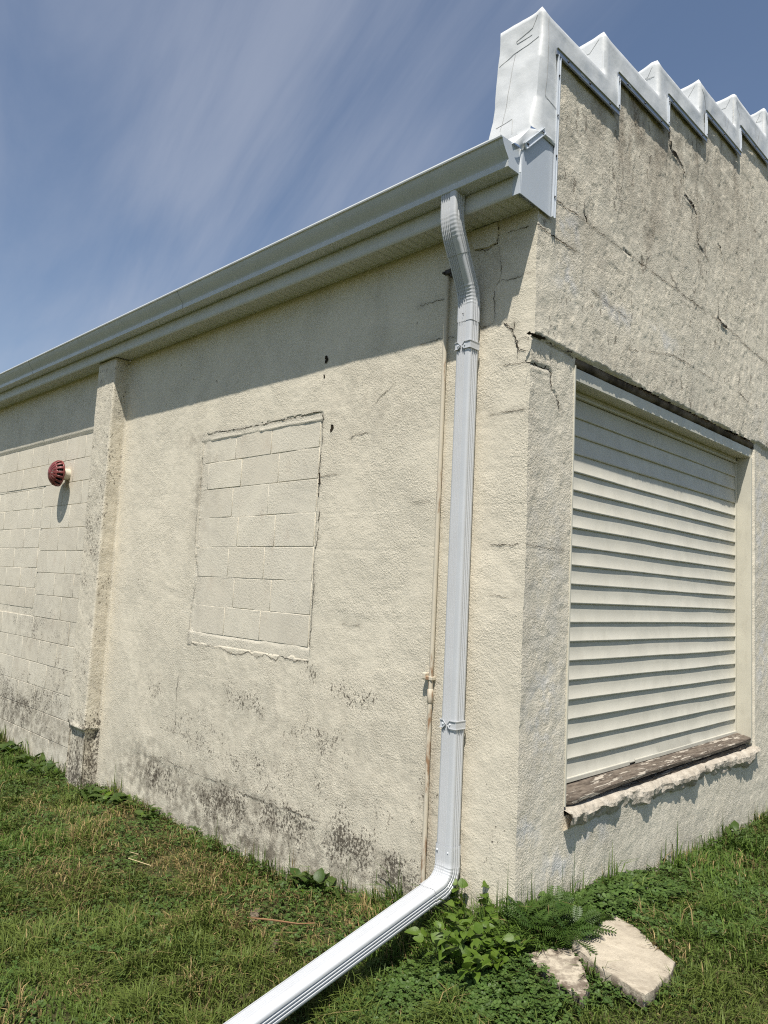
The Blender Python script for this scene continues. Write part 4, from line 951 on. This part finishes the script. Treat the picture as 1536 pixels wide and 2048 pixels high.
bm = bmesh.new(); bmesh.ops.create_circle(bm, cap_ends=True, segments=40, radius=.123); bmesh.ops.rotate(bm, verts=bm.verts, matrix=Matrix.Rotation(math.pi/2, 3, 'X')); bmesh.ops.translate(bm, verts=bm.verts, vec=(0, -.1465, 0)); bm_obj('inner_shade_disc', bm, M['dark'], VN)  # added black disc, painted shade behind the dome slots

# ---------------------------------------------------------------- slabs and stones
SLAB1 = [(.292, .024), (.300, .172), (.284, .330), (.30, .411), (.389, .397), (.458, .353), (.541, .28), (.683, .19), (.711, .071), (.732, -.119), (.728, -.187), (.675, -.174), (.537, -.14), (.353, -.065)]
SLAB2 = [(.189, -.198), (.246, -.119), (.317, -.041), (.385, -.083), (.461, -.168), (.531, -.247), (.557, -.344), (.503, -.319), (.43, -.315), (.344, -.28), (.265, -.244)]
def slab(name, outline, z, th, tilt, label, seed, gr=.3, fan=.0):
    c = np.mean(outline, axis=0); bm = bmesh.new()
    P = np.array(outline, float)-c; pts = []
    for a, b in zip(P, np.roll(P, -1, 0)):
        n = max(2, int(np.linalg.norm(b-a)/.016)); pts += [a+(b-a)*t for t in np.linspace(0, 1, n, endpoint=False)]
    q = np.array(pts); rng = np.random.default_rng(seed)
    q = q*(1+.04*(fb2(q[:, 0], q[:, 1], 9, 4, seed)-.5)[:, None]*2); q = q+.0008*rng.normal(0, 1, q.shape)
    rings = [(0.0, .0), (.25, .0), (.5, .0), (.75, 0), (.93, 0), (.982, -.001), (.994, -.003), (1.0, -.009), (1.012, -th*.55), (1.0, -th)]
    V = []
    for s_, dz in rings:
        p = q*s_; V.append(np.c_[p, np.full(len(p), dz)+.010*(fb2(p[:, 0], p[:, 1], 5, 3, seed+1)-.5)+.004*(fb2(p[:, 0], p[:, 1], 40, 2, seed+2)-.5)])
    V = np.concatenate(V); n = len(q); k, i = np.meshgrid(np.arange(len(rings)-1), np.arange(n), indexing='ij')
    V[:, :2] += (.010*(fb3(V, 16, 2, seed+4)-.5))[:, None]*(np.repeat(np.array([r[0] for r in rings]), n) > .99)[:, None]
    F = np.stack([k*n+i, k*n+(i+1) % n, (k+1)*n+(i+1) % n, (k+1)*n+i], -1).reshape(-1, 4)
    edge = np.repeat(np.array([gr*.35, gr*.4, gr*.5, gr*.7, gr, gr+.1, gr+.2, gr+.35, 1, 1]), n)
    me = mesh_np(name, V, F, True, dict(grime=np.clip(edge, 0, 1))); me.set_sharp_from_angle(angle=math.radians(50)); o = obj(name, me, M['slab'], None, (c[0], c[1], z)); o.rotation_euler = tilt
    return tag(o, label, 'slab')
slab('concrete_slab', SLAB1, .004, .055, (math.radians(-2), math.radians(1), 0), 'large flat pale concrete slab lying in the weeds below the building corner', 11, .3)
slab('concrete_slab', SLAB2, -.018, .07, (math.radians(6), math.radians(-3), 0), 'smaller greyish broken concrete piece left of the large pale slab', 23, 1.3)
def stone(loc, s, rz, label, seed, mat='stone'):
    bm = bmesh.new(); bmesh.ops.create_icosphere(bm, subdivisions=4, radius=1); P = np.array([v.co for v in bm.verts])
    P = np.clip(P, -.72, .72)*(1+.4*(fb3(P, 1.6, 3, seed)-.5)[:, None])
    for v, p in zip(bm.verts, P): v.co = p*np.array(s)
    o = bm_obj('stone', bm, M[mat], None, True, math.radians(30)); o.location = loc; o.rotation_euler = (.15, -.1, rz); return tag(o, label, 'stone')
stone((-.95, -.66, float(ground_z(-.95, -.66))+.012), (.10, .04, .03), -.75, 'flat brownish stone sunk in the lawn left of the downspout extension', 41)
stone((-1.32, -.50, float(ground_z(-1.32, -.5))+.002), (.12, .035, .022), -.7, 'half-buried dull stone in the dry grass before the mildewed wall', 43)
stone((.185, .915, float(ground_z(.185, .915))+.045), (.05, .012, .02), .3, 'small chip of pale plaster in the clover under the boarded opening', 47, 'slab')
def twig(pts, r, label, mat):
    c = np.array(pts[0]); o = tube('twig', [tuple(np.array(p)-c) for p in pts], r, M[mat], None, 6); o.location = c; return tag(o, label, 'twig')
gz = lambda x, y, h=.03: (x, y, float(ground_z(x, y))+h)
twig([gz(-1.24, -.61, .045), gz(-1.12, -.55, .06), gz(-1.0, -.46, .05), gz(-.95, -.40, .045)], [.004, .005, .005, .003], 'thin reddish brown twig lying on the dry grass', 'twig')
twig([gz(-2.56, -.60, .05), gz(-2.48, -.58, .055), gz(-2.46, -.66, .05), gz(-2.28, -.60, .05)], .0022, 'bent pale straw stalk on the lawn at left', 'straw')

# ---------------------------------------------------------------- weeds
def leaf_mesh(name, L, Wd, droop=.3, fold=.25, lobes=0, n=7):
    V = []; F = []
    for i in range(n+1):
        t = i/n; w = Wd*math.sin(math.pi*min(1, t**.75))**.8*(1+(.12*math.sin(t*lobes*6.28) if lobes else 0)); w = w if 0 < i < n else .0006
        z = -droop*L*t*t; V += [(-w, L*t, z+fold*w), (0, L*t, z), (w, L*t, z+fold*w)]
    for i in range(n):
        a = i*3; F += [(a, a+1, a+4, a+3), (a+1, a+2, a+5, a+4)]
    return mesh_np(name, V, F, True)
LV = [leaf_mesh('leaf', .062, .020, .35, .3), leaf_mesh('leaf', .052, .019, .15, .2), leaf_mesh('leaf', .072, .022, .55, .35)]
RD = [leaf_mesh('leaf', .048, .022, .2, .15), leaf_mesh('leaf', .04, .02, .3, .2)]
DK = [leaf_mesh('leaf', .10, .020, .45, .35, 3, 9), leaf_mesh('leaf', .085, .026, .6, .3, 2, 9), leaf_mesh('leaf', .065, .026, .35, .3, 0, 8), leaf_mesh('leaf', .05, .02, .3, .25, 0, 7)]
def orient(o, pos, d, upv=(0, 0, 1), roll=0.):
    d = Vector(d).normalized(); x = d.cross(Vector(upv)); x = x.normalized() if x.length > 1e-4 else Vector((1, 0, 0)); z = x.cross(d)
    m_ = Matrix((x, d, z)).transposed().to_4x4(); o.matrix_local = Matrix.Translation(pos) @ m_ @ Matrix.Rotation(roll, 4, 'Y')
def bush(name, label, cat, base, stems, meshes, mat, seed, step=.045, size=(.75, 1.2), group=None, stem_r=.0026):
    rng = np.random.default_rng(seed); root = empty(name, base); tag(root, label, cat, group)
    for (ox, oy, dx, dy, h, bend) in stems:
        n = max(4, int(h/.03)); pts = []
        for i in range(n+1):
            t = i/n; pts.append((ox+dx*t+.01*rng.normal(), oy+dy*t+.01*rng.normal(), -.02+h*(t-bend*t*t)))
        tube('stem', pts, [stem_r*(1-.6*i/n) for i in range(n+1)], M['stem'], root, 5)
        P = np.array(pts); L = np.r_[0, np.cumsum(np.linalg.norm(np.diff(P, axis=0), axis=1))]; s_ = .05; ph = rng.uniform(0, 6.28)
        while s_ < L[-1]+.001:
            p = [np.interp(s_, L, P[:, k]) for k in range(3)]; ph += 2.4+rng.normal(0, .5)
            for q in range(1 if rng.random() < .35 else 2):
                a = ph+q*math.pi; d = (math.cos(a)+.5*dx/h, math.sin(a)+.5*dy/h-.25, .35+rng.normal(0, .3))
                o = obj('leaf', meshes[rng.integers(len(meshes))], M[mat], root); orient(o, p, d, roll=rng.normal(0, .5)); k = rng.uniform(*size)*(1-.3*s_/L[-1]); o.scale = (k, k, k)
            s_ += step*rng.uniform(.7, 1.3)
    return root
def gp_(x, y): return (x, y, float(ground_z(x, y)))
rng = np.random.default_rng(21)
st = []
for k in range(34):
    a = rng.uniform(0, 6.28); r = rng.uniform(.0, .19); L = rng.uniform(.10, .26); b = rng.uniform(0, 6.28)
    st.append((r*math.cos(a), r*math.sin(a)*1.3-.02, .12*math.cos(b)+.02, .13*math.sin(b)-.05, L, rng.uniform(.15, .45)))
bush('leafy_weed', 'bright green broad-leaved weed sprawling behind the downspout elbow at the corner', 'weed', gp_(-.03, -.21), st, LV+RD, 'leaf', 22, .036, (.9, 1.5))
st = [(-.06, .03, -.10, -.02, .26, .2), (.0, .05, .10, .0, .22, .35), (.10, .06, .05, -.03, .20, .3), (-.12, .04, -.03, -.03, .20, .3), (-.02, .05, .03, .01, .28, .25), (.16, .0, .06, -.04, .16, .3)]
bush('leafy_weed', 'taller round-leaved weed stems against the wall beside the downspout', 'weed', gp_(-.16, -.08), st, RD, 'leaf', 24, .040, (1.0, 1.5))
# feathery plant at the corner
def frond_mesh(L, n=9):
    V = []; F = []
    def quad(a, b, w):
        a = Vector(a); b = Vector(b); s_ = (b-a).cross(Vector((0, 0, 1))).normalized()*w; k = len(V); mid = a+(b-a)*.45
        V.extend([tuple(a), tuple(mid+s_), tuple(b), tuple(mid-s_)]); F.append((k, k+1, k+2, k+3))
    for i in range(1, n+1):
        t = i/n; p = Vector((0, L*t, -.25*L*t*t+.1*L*t)); w = .34*L*math.sin(math.pi*min(1, .18+.8*(1-t)**.9))*.8+.01
        quad((p.x, p.y-L/n, p.z), tuple(p), .0022)
        for sg in (-1, 1):
            tip = p+Vector((sg*w, .35*w, -.1*w)); quad(tuple(p), tuple(tip), w*.10+.0012)
            for j in (.35, .6, .82):
                c = p+(tip-p)*j; l2 = w*.34*(1.1-j)
                quad(tuple(c), tuple(c+Vector((sg*l2*.5, l2, 0))), .0026); quad(tuple(c), tuple(c+Vector((sg*l2, -l2*.35, 0))), .0026)
    return mesh_np('frond', V, F, False)
FR = [frond_mesh(.115, 8), frond_mesh(.15, 10), frond_mesh(.09, 7)]
def fern(base, nf, seed, spread, label, hgt=1.):
    rng = np.random.default_rng(seed); root = empty('feathery_weed', base); tag(root, label, 'weed')
    for k in range(nf):
        a = rng.uniform(0, 6.28); r = rng.uniform(0, 1)**.5; p = (spread[0]*r*math.cos(a), spread[1]*r*math.sin(a), rng.uniform(.01, .09)*hgt)
        o = obj('frond', FR[rng.integers(3)], M['fern'], root); b = rng.uniform(0, 6.28)
        orient(o, p, (math.cos(b)+.3*math.cos(a)+.25, math.sin(b)-.35, rng.uniform(-.05, .8)), roll=rng.normal(0, .4)); s_ = rng.uniform(.6, .95); o.scale = (s_,)*3
        tube('stem', [(p[0]*.6, p[1]*.6, -.03), (p[0]*.8, p[1]*.8, p[2]*.5), p], .0018, M['stem'], root, 4)
    return root
fern(gp_(.165, .075), 280, 31, (.19, .17), 'dark green feathery fern-like weed at the foot of the building corner')
# docks and broad weeds along the wall
def dock(base, nl, seed, label, meshes, mat, size=(.7, 1.2), flat=.6, group=None):
    sp_ = .025+.0028*nl
    rng = np.random.default_rng(seed); root = empty('broadleaf_weed', base); tag(root, label, 'weed', group)
    for k in range(nl):
        a = 2.4*k+rng.normal(0, .3); el = rng.uniform(.2, 1.3)*flat+.15
        o = obj('leaf', meshes[rng.integers(len(meshes))], M[mat], root); rb = sp_*rng.random()**.5; orient(o, (rb*math.cos(a*1.7), min(.6*rb*math.sin(a*1.7), .06), rng.uniform(-.01, .09)*(1-.6*rb/sp_)), (math.cos(a), math.sin(a)-.3, el), roll=rng.normal(0, .3)); s_ = rng.uniform(*size); o.scale = (s_,)*3
    return root
dock(gp_(-1.33, -.10), 40, 51, 'dark broad-leaved dock growing against the speckled mildew on the wall', DK+RD, 'leafd', (.7, 1.4), 1.4)
dock(gp_(-1.46, -.14), 24, 52, 'lower spreading dock just left of the dock on the wall', DK, 'leafd', (.6, .9), .5)
dock(gp_(-3.98, -.17), 50, 53, 'leafy weed clump at the foot of the pilaster', DK+RD, 'leafd', (.8, 1.6), 1.)
dock(gp_(-3.62, -.12), 40, 54, 'weed clump against the wall right of the pilaster foot', DK+RD, 'leafd', (.8, 1.5), 1.2)
dock(gp_(-3.25, -.10), 24, 55, 'small weed tuft on the dark stained wall base', DK+RD, 'leafd', (.6, 1.2), .9)
dock(gp_(.05, 2.60), 18, 56, 'upright plantain tuft against the end wall under the boarded opening', DK, 'leaf', (.7, 1.1), 1.6)
for k, (x, y, lb) in enumerate([(-5.15, -.12, 'weed clump beside the pilaster in the left bay'), (-5.6, -.10, 'dark weed clump below the red vent'), (-6.15, -.12, 'weed clump left of the vent at the block wall foot'), (-6.8, -.12, 'leafy weed at the far left of the block wall')]):
    dock(gp_(x, y), 46, 60+k, lb, DK+RD, 'leafd', (.8, 1.7), 1.3)

# ---------------------------------------------------------------- lawn
def inside_building(x, y, m=.0):
    return ((x < m) & (y > -m)) | ((x > -4.80) & (x < -4.35) & (y > -.16))
def in_slabs(x, y):
    r = np.zeros(x.shape, bool)
    for poly in (SLAB1, SLAB2):
        P = np.array(poly); P = P.mean(0)+(P-P.mean(0))*.93; ins = np.zeros(x.shape, bool)
        for (a, b), (c, d) in zip(P, np.roll(P, -1, 0)):
            ins ^= ((b > y) != (d > y)) & (x < (c-a)*(y-b)/(d-b+1e-12)+a)
        r |= ins
    return r
def scatter(n, x0, x1, y0, y1, seed):
    rng = np.random.default_rng(seed); x = rng.uniform(x0, x1, n); y = rng.uniform(y0, y1, n); k = ~inside_building(x, y, .012) & ~in_slabs(x, y); return x[k], y[k]
PTS = [scatter(n, *b, 70+i) for i, (n, b) in enumerate([(34000, (-1.8, .3, -1.6, 0)), (30000, (-4.4, -1.8, -1.8, 0)), (22000, (-8, -4.4, -1.9, 0)), (26000, (0, 1.3, -1.2, 1.2)), (22000, (0, 1.2, 1.2, 4.2)), (16000, (-3, 2.2, -3.2, -1.2)), (18000, (-2.4, .7, -2.5, -1.4)), (14000, (1.2, 3.2, -1.2, 4)), (22000, (-9, 0, -4.6, -1.8)), (16000, (-2, 4.5, -5, -3)), (14000, (2.2, 6, -3, 6)), (9000, (0, 3, 4, 8)), (9000, (-14, -8, -4, 0))])]
gx = np.concatenate([p[0] for p in PTS]); gy = np.concatenate([p[1] for p in PTS]); N = len(gx); rng = np.random.default_rng(99)
clv = sstep(.46, .60, fb2(gx, gy, 2.6, 3, 201)+.16*blobs(gx, gy, [(.1, -.75, .5, .35, 1), (.3, .5, .3, .5, 1), (.6, -.5, .4, .3, .7), (.5, .8, .3, .4, .8)]))
dry = np.clip(blobs(gx, gy, [(-1.5, -.35, .6, .30, 1.1), (-2.4, -.35, .8, .32, 1.), (-3.3, -.3, .5, .2, .7), (-.9, -.35, .35, .22, .8), (-3.2, -.55, .8, .4, .45), (-2.6, -1.0, .7, .25, .45), (-1.2, -.62, .4, .12, .7)])*(.6+1.1*fb2(gx, gy, 4, 3, 203))+.4*sstep(.56, .72, fb2(gx, gy, 3.3, 3, 205)), 0, 1)
wallprox = np.exp(-np.minimum(np.where(gx < 0, -gy, 9), np.where(gy > 0, gx, 9))/.07)
keep = rng.random(N) < (1-.45*clv)*(1-.25*dry); gx, gy, clv, dry, wallprox = [a[keep] for a in (gx, gy, clv, dry, wallprox)]; N = len(gx)
ln = (.030+.036*rng.random(N)+.05*fb2(gx, gy, 1.6, 2, 207)*rng.random(N)); ln *= (1-.35*dry)*(1+1.6*wallprox*rng.random(N))*(.65+1.1*sstep(.35, .75, fb2(gx, gy, 7, 2, 213))*(.4+rng.random(N)))
wd = rng.uniform(.0013, .0030, N)*np.clip(.6+.16*np.hypot(gx-2.09, gy+3.09), 1, 2.2)*np.where((gx > 1.3) | (gy < -1.9) | (gy > 4.1) | (gx < -7.8), 1.9, 1); comb = fb2(gx, gy, 1.1, 2, 209)*9; ang = np.where(rng.random(N) < .5, comb+rng.normal(0, .6, N), rng.uniform(0, 6.283, N)); leanA = rng.uniform(.15, 1.25, N)
ux, uy = np.cos(ang), np.sin(ang); z0 = ground_z(gx, gy)-.006
b0 = np.c_[gx, gy, z0]; side = np.c_[-uy, ux, 0*ux]; out_ = np.c_[ux, uy, 0*ux]
mid = b0+out_*(ln*.38*leanA)[:, None]+np.c_[0*ux, 0*ux, ln*.62]; tip = b0+out_*(ln*1.0*leanA)[:, None]+np.c_[0*ux, 0*ux, ln*(1.02-.38*leanA)]
bad = inside_building(tip[:, 0], tip[:, 1], .0); tip[bad] = (b0+np.c_[0*ux, 0*ux, ln*1.1])[bad]; mid[bad] = (b0+np.c_[0*ux, 0*ux, ln*.6])[bad]
w3 = side*wd[:, None]; V = np.stack([b0-w3, b0+w3, mid+w3*.8, mid-w3*.8, tip], 1).reshape(-1, 3); i = np.arange(N)*5
F = np.concatenate([np.stack([i, i+1, i+2], 1), np.stack([i, i+2, i+3], 1), np.stack([i+3, i+2, i+4], 1)])
g1 = np.array([.048, .088, .014]); g2 = np.array([.082, .126, .022]); g3 = np.array([.105, .118, .028]); dr = np.array([.23, .175, .075]); br = np.array([.12, .085, .04])
r1 = rng.random(N)[:, None]; pt = sstep(.35, .65, fb2(gx, gy, .9, 3, 211))[:, None]; C = g1*(1-r1)+g2*r1; C = C*(1-.5*pt)+g3*.5*pt
dm = (rng.random(N) < (.05+.58*dry))[:, None]; C = np.where(dm, dr*(.75+.6*r1)*(1-.5*(r1 > .6))+br*.2, C); C = C*rng.uniform(1.0, 1.75, N)[:, None]
tag(obj('grass', mesh_np('grass', V, F, False, None, np.repeat(C, 5, 0)), M['grass']), 'mown grass with dry straw-coloured patches round the building', 'grass', kind='stuff')

# clover and small round-leaved ground cover
x1, y1 = [np.concatenate(a) for a in zip(scatter(17000, -2.2, 1.3, -1.8, 1.3, 301), scatter(9000, -5, -2.2, -1.9, 0, 302), scatter(5000, 0, 1, 1.3, 3.6, 303), scatter(3000, -.1, .75, -.6, .7, 304), scatter(3500, 0., .32, .1, 1.3, 305), scatter(3500, -.3, .5, -1.15, -.35, 306))]
cm = sstep(.42, .58, fb2(x1, y1, 2.6, 3, 201)+.20*blobs(x1, y1, [(.1, -.75, .5, .35, 1), (.3, .5, .3, .5, 1), (.6, -.5, .4, .3, .7), (.5, .8, .3, .4, .8)])); wp_ = np.exp(-np.minimum(np.where(x1 < 0, -y1, 9), np.where(y1 > 0, x1, 9))/.10)
k = rng.random(len(x1)) < np.maximum(cm, .75*wp_); x1, y1, wp_ = x1[k], y1[k], wp_[k]; n = len(x1)
hz = ground_z(x1, y1)+rng.uniform(.012, .050, n)+.03*wp_*rng.random(n)+.05*rng.random(n)*blobs(x1, y1, [(.17, .6, .14, .45, 1), (.1, .15, .2, .2, 1), (-.05, -.3, .25, .2, .8)]); sz = rng.uniform(.0055, .0115, n)*(1+.9*blobs(x1, y1, [(.2, .65, .16, .45, 1), (.15, .2, .2, .25, .8), (-.05, -.35, .25, .25, .6), (.3, -.5, .3, .2, .5)])+.8*wp_); a0 = rng.uniform(0, 6.28, n)
tz = rng.normal(0, .28, (n, 2)); Vs = []; Cs = []
cA = np.array([.055, .105, .020]); cB = np.array([.095, .150, .036]); cc = cA+(cB-cA)*rng.random((n, 1)); cc *= rng.uniform(.7, 1.2, (n, 1))
FL = []
for q in range(3):
    a = a0+q*2.094; d = np.c_[np.cos(a), np.sin(a)]; s_ = np.c_[-d[:, 1], d[:, 0]]
    loc = [(0.05, 0), (.55, .62), (1.15, .5), (1.28, 0), (1.15, -.5), (.55, -.62)]
    for lx, ly in loc:
        xy = d*(lx*sz)[:, None]+s_*(ly*sz)[:, None]; Vs.append(np.c_[x1+xy[:, 0], y1+xy[:, 1], hz+(tz*xy).sum(1)+.18*sz*(abs(ly) > .1)]); Cs.append(cc*(1.0 if q else .93))
V = np.stack(Vs, 1); V = V.reshape(-1, 3); C = np.stack(Cs, 1).reshape(-1, 3); b = np.arange(n)*18
F = np.concatenate([np.stack([b+q*6+0, b+q*6+j, b+q*6+j+1], 1) for q in range(3) for j in range(1, 5)])
insd = inside_building(V[:, 0], V[:, 1], 0); V[insd, 0] = np.where(V[insd, 1] > .02, .004, V[insd, 0]); V[insd, 1] = np.where(V[insd, 1] <= .02, -.004, V[insd, 1])
tag(obj('clover', mesh_np('clover', V, F, False, None, C), M['clover']), 'low clover and round-leaved ground cover among the grass', 'ground cover', kind='stuff')

# tall grass stalks by the walls
def tuft(base, n, h, seed, label, spread=.06):
    rng = np.random.default_rng(seed); V = []; F = []; C = []
    for k in range(n):
        a = rng.uniform(0, 6.28); x, y = rng.normal(0, spread), rng.normal(0, spread*.4); L = h*rng.uniform(.45, 1.1); le = rng.uniform(.05, .45); w = rng.uniform(.0016, .0034); u_ = np.array([math.cos(a), math.sin(a)-.2]); s_ = np.array([-u_[1], u_[0]])*w; i0 = len(V)
        for t in (0, .35, .7, 1): 
            c = np.array([x, y])+u_*le*L*t*t; zz1 = L*t*(1-.25*le*t)-.02
            V += [(c[0]-s_[0]*(1-t*.9), c[1]-s_[1]*(1-t*.9), zz1), (c[0]+s_[0]*(1-t*.9), c[1]+s_[1]*(1-t*.9), zz1)]
        F += [(i0+2*j, i0+2*j+1, i0+2*j+3, i0+2*j+2) for j in range(3)]
        cl_ = (np.array([.06, .10, .02]) if rng.random() < .65 else np.array([.17, .135, .06]))*rng.uniform(.7, 1.2); C += [cl_]*8
    V = np.array(V); V[:, 1] = np.minimum(V[:, 1]+base[1], -.006)-base[1] if base[0] < 0 else V[:, 1]
    if base[0] > 0: V[:, 0] = np.maximum(V[:, 0]+base[0], .012)-base[0]
    o = obj('grass_tuft', mesh_np('grass_tuft', V, F, False, None, np.array(C)), M['grass'], None, base); return tag(o, label, 'grass tuft')
for k, (x, y, n, h, lb) in enumerate([(-3.05, -.06, 30, .15, 'ragged grass tuft between the small weeds left of the grey stained base'), (-4.15, -.2, 40, .2, 'long grass in the weeds before the pilaster'), (-5.4, -.14, 60, .2, 'long grass among the weeds below the red vent'), (-6.4, -.14, 60, .22, 'long grass at the far left wall foot'), (-2.05, -.07, 26, .24, 'tall thin grass tuft before the darkest mildew patch'), (-1.72, -.07, 22, .22, 'grass tuft left of the dock on the wall'), (-1.05, -.07, 34, .26, 'tall grass tuft right of the dock on the wall'), (-.75, -.07, 26, .22, 'grass tuft at the foot of the rusty conduit'), (-2.55, -.06, 18, .16, 'short grass tuft on the grey stained wall base'), (.07, 1.32, 24, .17, 'grass tuft under the left half of the broken sill'), (.06, 1.75, 16, .15, 'grass tuft under the middle of the broken sill'), (.05, 2.45, 20, .24, 'tall seeding grass beside the plantain at the end wall'), (.06, 3.1, 18, .2, 'grass tuft at the far right of the end wall'), (-.45, -.09, 16, .16, 'grass tuft behind the downspout elbow')]):
    tuft(gp_(x, y), n, h, 400+k, lb)
